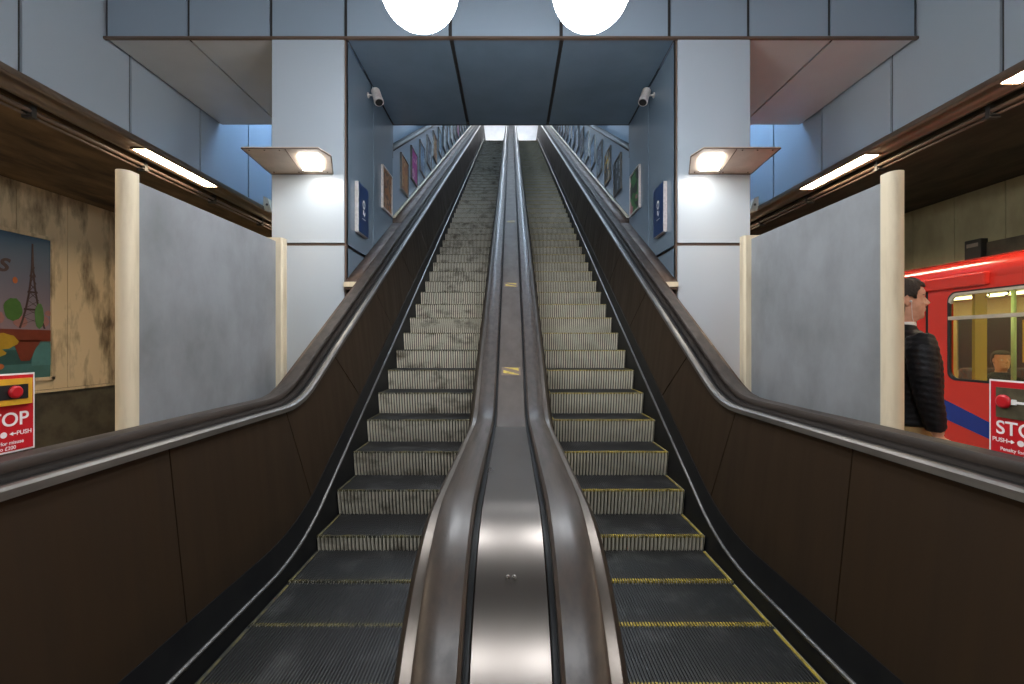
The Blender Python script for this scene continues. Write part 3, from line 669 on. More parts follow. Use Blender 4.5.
# travel poster on the far left wall
def gradmat(name, c0, c1, z0, z1):
    m = bpy.data.materials.new(name); m.use_nodes = True; nt = m.node_tree; bs = nt.nodes['Principled BSDF']; bs.inputs['Roughness'].default_value = .35
    g = _n(nt, 'ShaderNodeNewGeometry'); sx = _n(nt, 'ShaderNodeSeparateXYZ'); nt.links.new(g.outputs['Position'], sx.inputs[0])
    mr = _n(nt, 'ShaderNodeMapRange'); mr.inputs['From Min'].default_value = z0; mr.inputs['From Max'].default_value = z1; nt.links.new(sx.outputs['Z'], mr.inputs['Value'])
    mx = _n(nt, 'ShaderNodeMix', data_type='RGBA'); mx.inputs['A'].default_value = (*c0, 1); mx.inputs['B'].default_value = (*c1, 1)
    nt.links.new(mr.outputs['Result'], mx.inputs['Factor']); nt.links.new(mx.outputs['Result'], bs.inputs['Base Color']); return m
M['p_sky'] = gradmat('printed_sky', (.25, .18, .20), (.045, .10, .16), 1.7, 3.0)
for k, c in dict(p_tower=(.10, .055, .05), p_green=(.10, .24, .05), p_green2=(.14, .30, .09), p_bridge=(.30, .06, .03), p_water=(.10, .26, .24), p_deep=(.05, .14, .13), p_yellow=(.75, .45, .04), p_orange=(.75, .20, .05), p_pink=(.55, .25, .22), p_arch=(.13, .34, .33)).items():
    c = tuple(v*.62 for v in c); M[k] = mat('ink_'+k[2:], c, .4, col2=tuple(v*.85 for v in c), scale=(8, 8, 8))
PX = -XP+.021
t = thing('travel_poster', 'large framed travel poster of an iron lattice tower on the far left wall', 'poster', (PX, 5.8, 2.0))
y0, y1, z0, z1 = 4.3, 7.40, .93, 3.13
mb = MB()
for a, b, c, d in ((y0, y1+.05, z0-.05, z0), (y0, y1+.05, z1, z1+.05), (y0-.05, y0, z0-.05, z1+.05), (y1, y1+.05, z0-.05, z1+.05)): mb.box(PX, PX+.05, a, b, c, d)
o = mb.build('frame', 'soot', t)
mb = MB(); mb.box(PX, PX+.02, y0, y1, z0, z1); mb.build('print', 'p_sky', t)
def flat(name, m, pts, lay):
    mb = MB(); mb.prism([(PX+.02+.002*lay, y, z) for y, z in pts], (.002, 0, 0)); mb.build(name, m, t)
def blob(cy, cz, ry, rz, n=18, j=.0):
    return [(cy+ry*math.cos(2*PI*k/n)*(1+j*math.sin(5*k)), cz+rz*math.sin(2*PI*k/n)*(1+j*math.cos(3*k))) for k in range(n)]
flat('river', 'p_water', [(y0, z0), (y1, z0), (y1, 1.62), (y0, 1.62)], 0)
flat('river_bank', 'p_deep', [(y0, 1.10), (y1, 1.16), (y1, 1.38), (y0, 1.32)], 1)
flat('bridge', 'p_bridge', [(y0, 1.50), (y1, 1.50), (y1, 1.68), (y0, 1.70)], 2)
flat('bridge_pier', 'p_bridge', [(6.95, 1.2), (7.08, 1.2), (7.25, 1.52), (6.83, 1.52)], 2)
flat('bridge_arch', 'p_arch', [(7.14+.24*math.cos(PI+k*PI/12)*-1 if False else 7.30-.20*math.cos(k*PI/24), 1.12+.36*math.sin(k*PI/24)) for k in range(0, 14)] + [(7.4-.001, 1.46), (7.4-.001, 1.12)], 3)
flat('lily', 'p_yellow', blob(6.66, 1.50, .26, .12, 18, .08), 3); flat('lily', 'p_yellow', blob(6.55, 1.33, .2, .07, 18, .08), 3)
flat('fish', 'p_orange', blob(6.62, 1.13, .10, .05), 3)
for cy, cz, r in ((6.62, 1.85, .11), (6.95, 1.80, .10), (7.28, 1.82, .10), (7.36, 1.95, .05)): flat('blossom', 'p_pink', blob(cy, cz, r, r*.9, 16, .1), 1)
flat('balloon', 'p_orange', blob(6.87, 2.42, .035, .05), 2)
tw = 7.12
def lat(z):  # half width of the tower by height
    q = max(0, (3.02-z)/1.30); return .012+.02*q+.16*q**2.6
for sg in (-1, 1):
    zs = [1.70+1.32*k/10 for k in range(11)]
    flat('tower_leg', 'p_tower', [(tw+sg*lat(z), z) for z in zs]+[(tw+sg*max(0, lat(z)-.028 if z < 2.6 else 0), z) for z in zs[::-1]], 2)
for z in (1.98, 2.25, 2.5): flat('tower_deck', 'p_tower', [(tw-lat(z)-.01, z), (tw+lat(z)+.01, z), (tw+lat(z)+.01, z+.03), (tw-lat(z)-.01, z+.03)], 3)
for k in range(7):
    za = 1.75+.13*k; zb = za+.13
    for sg in (-1, 1): flat('tower_brace', 'p_tower', [(tw-sg*lat(za), za), (tw-sg*lat(za)+.012, za), (tw+sg*lat(zb)+.012, zb), (tw+sg*lat(zb), zb)], 3)
flat('tree', 'p_green', blob(6.84, 1.98, .13, .17, 20, .06), 4); flat('tree', 'p_green2', blob(7.22, 1.90, .07, .2, 20, .06), 4)
text('s', .42, 'p_tower', t, (PX+.023, 6.70, 2.66), (0, 1, 0), (0, 0, 1), .001, shear=.3)
# dark board on the far right wall
t = thing('track_sign', 'long dark board with a black end box on the far right wall above the train', 'sign', (XP-.03, 5.7, 3.0))
mb = MB(); mb.box(XP-.06, XP-.021, 4.0, 7.15, 2.80, 3.05, 0, .004); mb.build('board', 'wainscot', t)
mb = MB(); mb.box(XP-.14, XP-.021, 7.16, 7.42, 2.72, 3.12, 0, .01); mb.box(XP-.145, XP-.139, 7.20, 7.38, 3.0, 3.06, 1); mb.build('end_box', ['gasket', 'steel_trim'], t)

# ------------------------------------------------------------------ train
XT = 4.5
tr = thing('train', 'red train carriage with a blue stripe standing at the right platform', 'train', (5.8, 3, -1.1))
def ringwall(mb, y0, y1, z0, z1, a0, a1, b0, b1, r, x0, x1, n=6):
    # wall rectangle (y0..y1, z0..z1) with a rounded opening (a0..a1, b0..b1)
    inner = []
    for cy, cz, st in ((a1-r, b1-r, 0), (a0+r, b1-r, PI/2), (a0+r, b0+r, PI), (a1-r, b0+r, 1.5*PI)):
        for k in range(n+1): inner.append((cy+r*math.cos(st+k/n*PI/2), cz+r*math.sin(st+k/n*PI/2)))
    outer = []
    q = n+1
    for i, (a, b) in enumerate(inner):
        c = i//q; k = i % q
        cor = [(y1, z1), (y0, z1), (y0, z0), (y1, z0)][c]
        t_ = k/n
        if c == 0: p = (y1, b+(z1-b)*min(1, 2*t_)) if t_ <= .5 else (a+(y1-a)*min(1, 2*(1-t_)), z1)
        elif c == 1: p = (a+(y0-a)*min(1, 2*t_), z1) if t_ <= .5 else (y0, b+(z1-b)*min(1, 2*(1-t_)))
        elif c == 2: p = (y0, b+(z0-b)*min(1, 2*t_)) if t_ <= .5 else (a+(y0-a)*min(1, 2*(1-t_)), z0)
        else: p = (a+(y1-a)*min(1, 2*t_), z0) if t_ <= .5 else (y1, b+(z0-b)*min(1, 2*(1-t_)))
        if k == n//2: p = cor
        outer.append(p)
    m = len(inner)
    for i in range(m):
        j = (i+1) % m
        mb.poly([(x0, *outer[i]), (x0, *outer[j]), (x0, *inner[j]), (x0, *inner[i])])
        mb.poly([(x1, *outer[i]), (x1, *outer[j]), (x1, *inner[j]), (x1, *inner[i])])
        mb.poly([(x0, *inner[i]), (x0, *inner[j]), (x1, *inner[j]), (x1, *inner[i])])
    return inner
WZ0, WZ1 = 1.10, 2.0
wins = [(2.95, 4.71), (.2, 2.35)]
spans = [(2.65, 4.93), (-.4, 2.65)]
mb = MB(); inn = []
for (a0, a1), (y0, y1) in zip(wins, spans): inn.append(ringwall(mb, y0, y1, -.25, 2.10, a0, a1, WZ0, WZ1, .09, XT, XT+.06))
mb.box(XT, XT+.06, -5, -.4, -.25, 2.10); mb.box(XT, XT+.06, 6.35, 12, -.25, 2.10); mb.box(XT+.02, XT+.06, 4.93, 6.35, 2.0, 2.10)
mb.build('body_side', 'red', tr)
roof = [(4.5, 2.10), (4.505, 2.17), (4.53, 2.23), (4.60, 2.29), (4.75, 2.345), (5.1, 2.39), (5.82, 2.42), (6.54, 2.39), (7.0, 2.31), (7.12, 2.22), (7.14, 2.1)]
for nm_, m_, rf in (('cantrail', 'red', roof[:5]), ('roof', 'roofgrey', roof[4:])):
    mb = MB(); mb.rings([[(x, y, z) for x, z in rf] + [(x+.03, y, z-.03) for x, z in rf[::-1]] for y in (-5, 12)]); smooth(mb.build(nm_, m_, tr), 50)
mb = MB(); mb.box(7.08, 7.14, -5, 12, -.25, 2.1); mb.box(4.5, 7.14, -5, 12, -.3, -.02); mb.box(4.5, 7.14, 11.94, 12, -.25, 2.2); mb.box(4.5, 7.14, -5, -4.94, -.25, 2.2); mb.build('underframe', 'red', tr)
# window frames and panes
for (a0, a1), ring in zip(wins, inn):
    mb = MB(); cy, cz = (a0+a1)/2, (WZ0+WZ1)/2; g = []
    for x, k in ((XT-.004, 0), (XT-.004, .022), (XT+.02, .022), (XT+.02, 0)):
        g.append([(x, cy+(y-cy)*(1-k/abs(a1-a0)*2), cz+(z-cz)*(1-k/(WZ1-WZ0)*2)) for y, z in ring])
    g.append(g[0]); mb.rings(g, False); mb.build('window_frame', 'gasket', tr)
    mb = MB(); g = []
    for x, k in ((XT-.006, .014), (XT-.006, .040), (XT+.016, .040), (XT+.016, .014)):
        g.append([(x, cy+(y-cy)*(1-k/abs(a1-a0)*2), cz+(z-cz)*(1-k/(WZ1-WZ0)*2)) for y, z in ring])
    g.append(g[0]); 
    R = [[r_[i] for i in range(len(ring)) if ring[i][1] > 1.70] for r_ in g]
    n_ = len(R[0])
    for A, B in zip(R, R[1:]):
        for i in range(n_-1): mb.poly([A[i], A[i+1], B[i+1], B[i]])
    mb.box(XT-.008, XT+.02, a0+.012, a1-.012, 1.715, 1.75); f = mb.build('window_light_frame', 'alu', tr); f['label'] = 'cream metal fanlight frame'
    mb = MB(); mb.box(XT+.03, XT+.036, a0+.005, a1-.005, WZ0+.005, WZ1-.005); mb.build('window_pane', 'glass', tr)
    mb = MB()
    for yy in (a1-.53, a1-.36): mb.tube([(XT+.045, yy, 1.955), (XT+.07, yy+.01, 1.93), (XT+.07, yy+.05, 1.92)], .006, 6)
    mb.build('window_latch', 'gasket', tr)
# door with its runner cover
mb = MB(); mb.box(XT-.055, XT+.01, 4.29, 6.6, 2.03, 2.155, 0, .018); mb.build('door_runner_cover', 'red', tr)
mb = MB()
for y0, y1 in ((4.96, 5.62), (5.66, 6.32)): ringwall(mb, y0, y1, 0, 2.02, y0+.13, y1-.13, .9, 1.86, .08, XT+.02, XT+.055)
mb.build('door', 'red', tr)
mb = MB()
for y0, y1 in ((4.96, 5.62), (5.66, 6.32)): mb.box(XT+.034, XT+.04, y0+.1, y1-.1, .88, 1.88)
mb.build('door_pane', 'glass', tr)
mb = MB(); mb.box(XT+.005, XT+.06, 4.925, 4.965, 0, 2.03); mb.box(XT+.015, XT+.06, 5.615, 5.665, 0, 2.03); mb.box(XT+.005, XT+.06, 6.315, 6.355, 0, 2.03); mb.build('door_seal', 'gasket', tr)
# diagonal blue stripe
P = lambda x, y: (XT-.003, F*XT/(x-510.5), EYE+(342-y)*XT/(x-510.5))
st = []
top = [(4.925, .955), (4.647, .86), (4.286, .73), (3.85, .57), (3.2, .33)]; bot = [(3.2, .17), (3.85, .42), (4.289, .574), (4.64, .668), (4.925, .75)]
mb = MB(); mb.prism([(XT-.003, y, z) for y, z in top+bot], (.0028, 0, 0)); o = mb.build('stripe', 'blue', tr); o['label'] = 'diagonal dark blue stripe'
# interior
mb = MB(); mb.box(4.58, 7.06, -4.9, 11.9, -.02, .0); mb.build('saloon_floor', 'floor', tr)
mb = MB(); mb.box(6.98, 7.06, -4.9, 11.9, 0, 1.05); mb.box(6.98, 7.06, -4.9, 11.9, 1.85, 2.12)
for k in range(9): mb.box(6.98, 7.06, -4.9+2.05*k-.25, -4.9+2.05*k+.25, 1.05, 1.85)
mb.build('saloon_lining', 'int_wall', tr)
mb = MB(); mb.box(7.0, 7.02, -4.9, 11.9, 1.05, 1.85); mb.build('saloon_window', 'gasket', tr)
mb = MB(); mb.box(4.58, 7.06, -4.9, 11.9, 2.12, 2.16); mb.build('saloon_ceiling', 'alu', tr)
for x in (5.25, 6.4):
    mb = MB(); mb.box(x-.08, x+.08, -4.5, 11.5, 2.10, 2.119); mb.build('saloon_lamp', 'traintube', tr)
for y in (4.55, 6.6):
    mb = MB(); mb.box(4.62, 5.5, y, y+.03, .1, 1.0, 0); mb.box(4.62, 4.74, y, y+.03, 1.0, 2.1, 0); mb.build('draught_screen', 'int_yellow', tr)
    mb = MB(); mb.tube([(5.5, y+.015, .1), (5.5, y+.015, 1.1), (5.42, y+.015, 1.5), (5.2, y+.015, 2.11)], .016, 10); mb.build('grab_rail', 'alu', tr)
for x, y in ((5.5, 5.0), (5.35, 1.9)):
    mb = MB(); mb.tube([(x, y, 0), (x, y, 2.12)], .022, 12); mb.build('grab_pole', 'int_green', tr)
mb = MB(); mb.box(6.0, 6.03, 5.12, 5.36, 1.25, 1.75); mb.build('yellow_panel', 'int_yellow', tr)
def seat(x, y, fy):
    mb = MB(); mb.box(x, x+.9, y, y+.45, .30, .46, 0, .04); mb.box(x, x+.9, y+(.40 if fy < 0 else -.08), y+(.50 if fy < 0 else .05), .40, 1.15, 0, .04); mb.build('seat', 'moquette', tr)
    mb = MB(); mb.box(x+.06, x+.84, y+.05, y+.4, 0, .31); mb.build('seat_base', 'gasket', tr)
for y in (2.2, 3.9): 
    for x in (6.05,): seat(x, y, -1)
seat(4.64, 3.3, -1); seat(4.64, 1.4, 1); seat(5.95, 5.6, -1)

# ------------------------------------------------------------------ person
def remesh(mb, name, m, parent, vox, sm=4, fac=.5):
    ob = mb.build(name, m)
    mods = [('REMESH', dict(mode='VOXEL', voxel_size=vox, use_smooth_shade=True)), ('SMOOTH', dict(iterations=sm, factor=fac))]
    evaluated(ob, mods)
    for p in ob.data.polygons: p.use_smooth = True
    return ob
HEAD = [(-.075, .012, -.066, .056), (-.03, .035, -.068, .055), (-.005, .070, -.070, .052), (.006, .088, -.073, .054), (.022, .096, -.078, .060), (.042, .092, -.084, .065), (.058, .097, -.09, .068), (.074, .094, -.094, .071),
        (.092, .094, -.098, .073), (.112, .091, -.101, .075), (.124, .088, -.103, .076), (.138, .098, -.104, .077), (.160, .097, -.102, .077), (.185, .086, -.094, .073), (.208, .065, -.078, .062), (.225, .035, -.052, .044), (.234, .005, -.022, .02)]
def headring(z, xf, xb, w, off=0., n=32):
    r = []; cx = -.01
    for k in range(n):
        a = 2*PI*k/n; ca, sa = math.cos(a), math.sin(a); e = .92
        x = (xf+off-cx if ca > 0 else cx-xb+off)*math.copysign(abs(ca)**e, ca); y = (w+off)*math.copysign(abs(sa)**e, sa)
        r.append(Vector((cx+x, y, z)))
    return r
def figure(name, lab, loc, rotz, parts, scale=1.):
    root = thing(name, lab, 'person', loc); root.rotation_euler = (0, 0, 0)
    R = Matrix.Translation(Vector(loc)) @ Matrix.Rotation(rotz, 4, 'Z') @ Matrix.Scale(scale, 4)
    return root, R
def man():
    loc = (2.325, 2.70, 0)
    root = thing('person', 'man in black quilted jacket and tan trousers beside the right screen, facing the train', 'person', loc)
    HZ = 1.625                                            # chin height
    RB = Matrix.Rotation(-.12, 3, 'Z'); RH = Matrix.Rotation(-.32, 3, 'Z')
    def L(p):
        p = Vector(p); k = ramp(p.z, 1.53, 1.60) if abs(p.y) < .12 else 0
        a = RB @ p; b = RH @ p + Vector((-.028, 0, 0)); return a.lerp(b, k) + Vector(loc)
    # arm joints: the figure faces +X, so its right side (-Y) is towards the viewer
    def arm(sg): return [(-.05, sg*.19, 1.505), (-.07, sg*.232, 1.44), (-.075, sg*.255, 1.32), (-.065, sg*.262, 1.215), (-.035, sg*.26, 1.10), (-.005, sg*.252, .995)]
    mb = MB()
    mb.rings([[L(p+Vector((.02, 0, HZ))) for p in headring(*r)] for r in HEAD])
    # nose, lips, ears
    mb.tube([L((.112, 0, HZ+.128)), L((.122, 0, HZ+.110)), L((.136, 0, HZ+.093)), L((.118, 0, HZ+.078))], [.008, .010, .0125, .009], 10)
    for q in (-1, 1): mb.ball(L((.120, q*.011, HZ+.084)), .009, seg=10); mb.ball(L((.085, q*.042, HZ+.092)), .016, seg=10, sc=(1, 1, .8))
    mb.ball(L((.113, 0, HZ+.060)), .011, seg=10, sc=(.7, 1.9, .6)); mb.ball(L((.112, 0, HZ+.049)), .011, seg=10, sc=(.7, 1.7, .7))
    mb.ball(L((.098, 0, HZ+.018)), .02, seg=10)
    for q in (-1, 1):
        mb.ball(L((.002, q*.079, HZ+.102)), .03, seg=14, sc=(.62, .34, 1.08))
        mb.tube([L((.012, q*.084, HZ+.122)), L((.0, q*.09, HZ+.132)), L((-.016, q*.09, HZ+.12)), L((-.016, q*.088, HZ+.098)), L((-.002, q*.083, HZ+.076))], .006, 8)
    # neck into trunk
    mb.rings([[L((x+rx*math.cos(a), ry*math.sin(a), z)) for a in [2*PI*k/24 for k in range(24)]] for z, x, rx, ry in
              ((HZ+.03, .0, .056, .055), (HZ-.05, -.005, .058, .058), (1.53, -.015, .075, .10), (1.47, -.015, .10, .17), (1.38, -.005, .115, .185), (1.25, .0, .112, .17), (1.1, .0, .10, .15), (1.0, 0, .105, .16), (.9, -.005, .115, .175), (.82, -.005, .11, .17))])
    for q in (-1, 1):
        a = arm(q); mb.tube([L(p) for p in a], [.055, .058, .048, .044, .038, .028], 14)
        mb.tube([L((-.005, q*.09, .90)), L((.0, q*.10, .70)), L((.012, q*.10, .50)), L((-.01, q*.10, .30)), L((-.02, q*.10, .09)), L((-.02, q*.10, .05))], [.092, .08, .058, .057, .04, .042], 16)
        mb.tube([L((-.05, q*.10, .045)), L((.03, q*.105, .04)), L((.12, q*.11, .03)), L((.17, q*.112, .025))], [(.035, .035), (.035, .04), (.028, .042), (.016, .03)], 12)
        # hand: palm, four bent fingers, thumb
        w = Vector(a[-1]); dn = Vector((.22, 0, -.97)).normalized(); fw = Vector((.97, 0, .22)).normalized(); out = Vector((0, q, 0))
        mb.tube([L(w), L(w+dn*.03), L(w+dn*.065), L(w+dn*.095)], [(.022, .02), (.033, .017), (.040, .015), (.038, .013)][0:4], 12)
        for i, (o_, ln) in enumerate(((.030, .070), (.010, .080), (-.010, .074), (-.029, .058))):
            b = w+dn*.090+fw*o_; i1 = b+dn*ln*.5; i2 = i1+(dn*.8-out*.6).normalized()*ln*.3; i3 = i2+(dn*.4-out*.9).normalized()*ln*.25
            mb.tube([L(b-dn*.02), L(b), L(i1), L(i2), L(i3)], [.009, .009, .0082, .0075, .006], 8)
        b = w+dn*.03+fw*.028; mb.tube([L(b-fw*.01), L(b+fw*.018+dn*.02), L(b+fw*.026+dn*.05-out*.01), L(b+fw*.022+dn*.072-out*.016)], [.011, .011, .0095, .007], 8)
    body = remesh(mb, 'body', 'skin', root, .0055, 3, .5)
    attach(body, root)
    # hair: shell over skull, back and sides
    mb = MB(); rr = [r for r in HEAD if r[0] > .02]
    N = 40; rg = [headring(*r, off=.011, n=N) for r in rr]
    vs = {}
    def keep(p):
        x, z = p.x+.0, p.z
        if z > .188: return True
        if x > .055: return z > .204
        if x > .038: return z > .188
        if x > .022: return z > .155
        if x > .008: return z > .112
        if x > -.03: return z > .128 if abs(p.y) > .0 and x < .012 and z < .128 else z > .118
        return z > .03
    def V(i, k):
        if (i, k) not in vs: vs[(i, k)] = mb.bm.verts.new(L(rg[i][k]+Vector((.02, 0, HZ))))
        return vs[(i, k)]
    for i in range(len(rr)-1):
        for k in range(N):
            q = [(i, k), (i, (k+1) % N), (i+1, (k+1) % N), (i+1, k)]
            c = sum((rg[a][b] for a, b in q), Vector())/4
            if keep(c): mb.bm.faces.new([V(*v) for v in q])
    mb.bm.faces.new([V(len(rr)-1, k) for k in range(N)])
    hair = mb.build('hair', 'hair'); evaluated(hair, [('SOLIDIFY', dict(thickness=.012, offset=0)), ('SUBSURF', dict(levels=2, render_levels=2))])
    for v in hair.data.vertices:
        h_ = math.sin(v.co.x*310+v.co.z*170)*math.sin(v.co.y*290+v.co.z*90); v.co += v.normal*(.0016*h_)
    top_ = HZ+.20
    for v in hair.data.vertices:
        if v.co.z > top_ and v.co.x-loc[0] > .0: v.co.z += .006*max(0, math.sin((v.co.x-loc[0])*90))+.003
    for p in hair.data.polygons: p.use_smooth = True
    attach(hair, root)
    for q in (-1, 1):
        mb = MB(); c = L((.087, q*.033, HZ+.118)); mb.ball(c, .0125, seg=14); mb.ball(c+Vector((.0085, q*.002, 0)), .0058, 1, seg=10); attach(mb.build('eye', ['eye', 'iris']), root)
        mb = MB(); mb.tube([L((.108, q*.018, HZ+.138)), L((.104, q*.036, HZ+.142)), L((.086, q*.056, HZ+.136))], [.0025, .0035, .0022], 8); attach(mb.build('eyebrow', 'hair'), root)
    # jacket
    mb = MB()
    mb.rings([[L((x+rx*math.cos(a), ry*math.sin(a), z)) for a in [2*PI*k/28 for k in range(28)]] for z, x, rx, ry in
              ((1.595, .0, .066, .066), (1.56, -.008, .080, .085), (1.525, -.012, .105, .15), (1.48, -.015, .125, .195), (1.38, -.005, .150, .205), (1.25, .0, .155, .20), (1.12, .0, .150, .195), (1.05, .0, .150, .198), (1.015, .0, .146, .198))])
    for q in (-1, 1):
        a = arm(q); mb.tube([L(p) for p in a[:-1]] + [L(Vector(a[-1])+Vector((-.008, 0, .02)))], [.068, .074, .068, .062, .055, .045], 16)
    jk = remesh(mb, 'jacket', 'jacket', root, .010, 5, .5)
    for v in jk.data.vertices:
        zz = v.co.z + .25*(v.co.x-loc[0])*(1 if abs(v.co.y-loc[1]) > .21 else 0)
        d = abs(math.sin(zz*PI/.034))**.55
        v.co += v.normal*(.0055*d-.004)
    attach(jk, root)
    mb = MB(); mb.rings([[L((x+rx*math.cos(a), rx*math.sin(a), z)) for a in [2*PI*k/20 for k in range(20)]] for z, x, rx in ((1.575, .006, .064), (1.605, .012, .062), (1.607, .012, .058), (1.575, .006, .058))], False); c_ = mb.build('shirt_collar', 'whitepaint'); attach(c_, root)
    mb = MB()
    mb.rings([[L((x+rx*math.cos(a), ry*math.sin(a), z)) for a in [2*PI*k/24 for k in range(24)]] for z, x, rx, ry in ((1.06, 0, .125, .178), (.9, -.004, .134, .188), (.80, -.005, .125, .18))])
    for q in (-1, 1): mb.tube([L((-.005, q*.09, .88)), L((.0, q*.10, .70)), L((.012, q*.10, .50)), L((-.01, q*.10, .30)), L((-.02, q*.10, .07))], [.108, .098, .078, .074, .072], 16)
    attach(remesh(mb, 'trousers', 'chino', root, .012, 4), root)
    for q in (-1, 1):
        mb = MB(); mb.tube([L((-.10, q*.10, .04)), L((-.06, q*.10, .052)), L((.02, q*.105, .055)), L((.10, q*.112, .042)), L((.175, q*.115, .032)), L((.20, q*.116, .028))], [(.02, .025), (.05, .042), (.05, .047), (.04, .052), (.03, .045), (.012, .02)], 14)
        mb.box(loc[0]-.10, loc[0]+.19, loc[1]+q*.108-.045, loc[1]+q*.108+.045, 0, .018, 0, .006)
        sh = mb.build('shoe', 'leather'); attach(sh, root)
    mb = MB(); mb.ball(L((.018, -.086, HZ+.098)), .007, seg=10); mb.tube([L((.02, -.088, HZ+.095)), L((.022, -.084, HZ+.06)), L((.03, -.075, HZ+.0)), L((.04, -.068, HZ-.04))], .0014, 6); attach(mb.build('earphone', 'whitepaint'), root)
man()
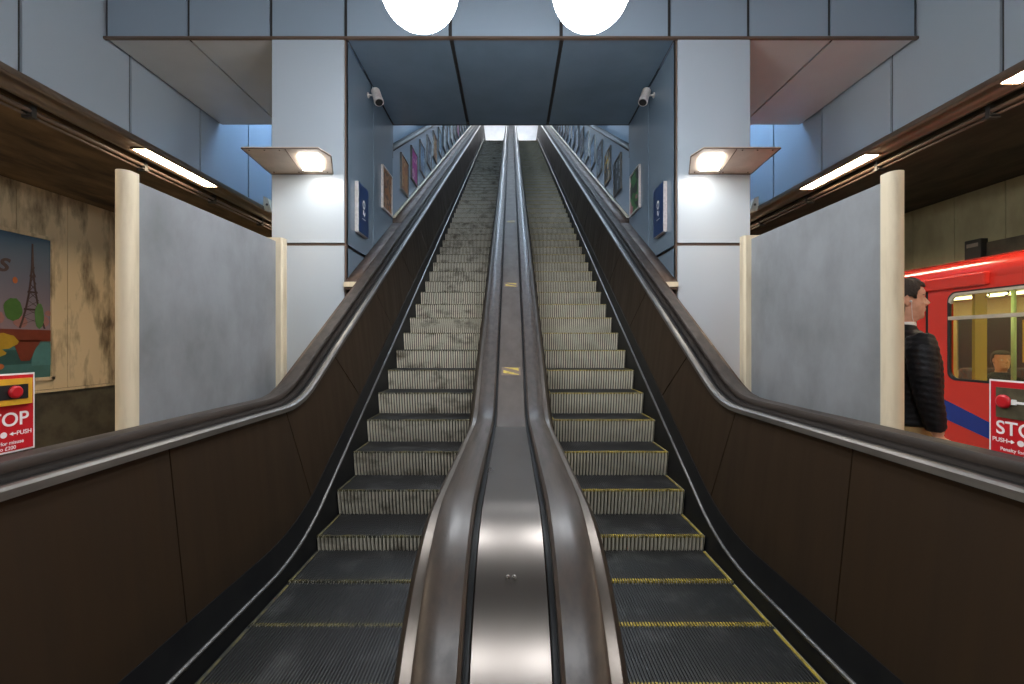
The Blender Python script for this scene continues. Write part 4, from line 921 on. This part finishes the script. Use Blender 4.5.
def passenger():
    loc = (6.25, 5.82, .46); root = thing('person', 'seated passenger in dark clothes seen through the train window', 'person', (loc[0], loc[1], 0))
    Q = Matrix.Rotation(-PI/2-.35, 4, 'Z'); L = lambda p: Q @ Vector(p) + Vector(loc)     # faces -Y, a little to the side
    HZ = .69
    mb = MB(); mb.rings([[L(p*.97+Vector((.0, 0, HZ))) for p in headring(*r)] for r in HEAD])
    mb.tube([L((.090, 0, HZ+.126)), L((.100, 0, HZ+.108)), L((.112, 0, HZ+.092)), L((.096, 0, HZ+.078))], [.008, .010, .012, .009], 10)
    mb.ball(L((.090, 0, HZ+.055)), .011, seg=10, sc=(1.2, 1.2, .9))
    for q in (-1, 1): mb.ball(L((-.01, q*.076, HZ+.10)), .028, seg=12, sc=(.5, .5, 1.05))
    el = lambda k, n, z, x, rx, ry: [L((x+rx*math.cos(2*PI*k_/n), ry*math.sin(2*PI*k_/n), z)) for k_ in range(n)]
    mb.rings([el(0, 24, *r) for r in ((HZ+.03, -.01, .055, .053), (HZ-.06, -.02, .057, .057), (.60, -.03, .08, .13), (.54, -.03, .105, .19), (.40, -.02, .12, .19), (.2, -.02, .12, .17), (.06, -.03, .13, .18), (.01, -.03, .12, .17))])
    for q in (-1, 1):
        mb.tube([L((-.03, q*.18, .55)), L((-.02, q*.215, .44)), L((.02, q*.235, .27)), L((.15, q*.17, .20)), L((.26, q*.09, .17))], [.055, .055, .046, .04, .03], 12)
        mb.tube([L((-.05, q*.10, .09)), L((.20, q*.11, .09)), L((.40, q*.11, .07)), L((.43, q*.11, -.12)), L((.42, q*.11, -.36))], [.09, .085, .065, .055, .042], 14)
        w = Vector((.26, q*.09, .17)); mb.tube([L(w), L(w+Vector((.05, -q*.02, -.005))), L(w+Vector((.085, -q*.035, -.01)))], [(.028, .02), (.04, .017), (.038, .014)], 10)
        for i in range(4):
            b = w+Vector((.08, -q*.035, -.012))+Vector((.015, q*.026, 0)).normalized()*(.02*(i-1.5)); ln = (.058, .068, .072, .062)[i]
            mb.tube([L(b-Vector((.02, 0, 0))), L(b), L(b+Vector((ln*.55, -q*.012, -.004))), L(b+Vector((ln*.9, -q*.018, -.022)))], [.009, .009, .008, .0065], 8)
        b = w+Vector((.03, -q*.04, .008)); mb.tube([L(b), L(b+Vector((.03, -q*.02, .004))), L(b+Vector((.06, -q*.022, 0)))], [.011, .010, .008], 8)
    attach(remesh(mb, 'body', 'skin', root, .008, 3), root)
    mb = MB(); mb.rings([el(0, 24, *r) for r in ((.645, -.02, .07, .072), (.60, -.03, .10, .15), (.54, -.03, .125, .205), (.40, -.02, .14, .205), (.2, -.02, .14, .19), (.04, -.03, .145, .19))])
    for q in (-1, 1): mb.tube([L((-.03, q*.18, .55)), L((-.02, q*.22, .44)), L((.02, q*.24, .27)), L((.15, q*.175, .20)), L((.24, q*.10, .175))], [.072, .072, .06, .052, .042], 12)
    attach(remesh(mb, 'coat', 'jacket', root, .012, 4), root)
    mb = MB(); mb.rings([el(0, 24, *r) for r in ((.14, -.03, .13, .18), (.005, -.03, .135, .185))])
    for q in (-1, 1): mb.tube([L((-.05, q*.10, .09)), L((.20, q*.11, .095)), L((.41, q*.11, .075)), L((.435, q*.11, -.12)), L((.425, q*.11, -.38))], [.095, .095, .08, .072, .066], 14)
    attach(remesh(mb, 'trousers', 'leather', root, .014, 3), root)
    for q in (-1, 1):
        mb = MB(); mb.tube([L((.36, q*.11, -.415)), L((.42, q*.11, -.405)), L((.52, q*.12, -.42)), L((.60, q*.125, -.435))], [(.035, .03), (.05, .045), (.035, .048), (.018, .03)], 12); attach(mb.build('shoe', 'gasket'), root)
        mb = MB(); c = L((.070, q*.032, HZ+.114)); mb.ball(c, .012, seg=12); mb.ball(c+Q.to_3x3() @ Vector((.0085, 0, 0)), .0056, 1, seg=8); attach(mb.build('eye', ['eye', 'iris']), root)
    mb = MB(); N = 28; rr = [r for r in HEAD if r[0] > .05]; rg = [headring(*r, off=.014, n=N) for r in rr]; vs = {}
    for i in range(len(rr)-1):
        for k in range(N):
            q4 = [(i, k), (i, (k+1) % N), (i+1, (k+1) % N), (i+1, k)]; c = sum((rg[a_][b_] for a_, b_ in q4), Vector())/4
            if c.z > .19 or c.x < (.03 if c.z > .14 else -.01):
                mb.bm.faces.new([vs.setdefault(v, mb.bm.verts.new(L(rg[v[0]][v[1]]*.97+Vector((0, 0, HZ))))) if v not in vs else vs[v] for v in q4])
    mb.bm.faces.new([vs[(len(rr)-1, k)] for k in range(N)])
    h = mb.build('hair', 'hair'); evaluated(h, [('SOLIDIFY', dict(thickness=.014, offset=0)), ('SUBSURF', dict(levels=1, render_levels=1))]); smooth(h, 60); attach(h, root)
passenger()

# ------------------------------------------------------------------ camera, world, view
sc = bpy.context.scene
cam = bpy.data.cameras.new('camera'); co = bpy.data.objects.new('camera', cam); C.objects.link(co)
cam.sensor_width = 36; cam.lens = F/1024*36; cam.clip_start = .02; cam.clip_end = 200
co.location = (0, 0, EYE); co.rotation_euler = (PI/2, 0, 0); cam.shift_x = .001
sc.camera = co
w = bpy.data.worlds.new('world'); sc.world = w; w.use_nodes = True
w.node_tree.nodes['Background'].inputs['Color'].default_value = (.6, .7, .8, 1); w.node_tree.nodes['Background'].inputs['Strength'].default_value = .02
sc.view_settings.view_transform = 'Standard'; sc.view_settings.look = 'None'; sc.view_settings.gamma = 1; sc.view_settings.use_curve_mapping = False
sc.view_settings.exposure = 0
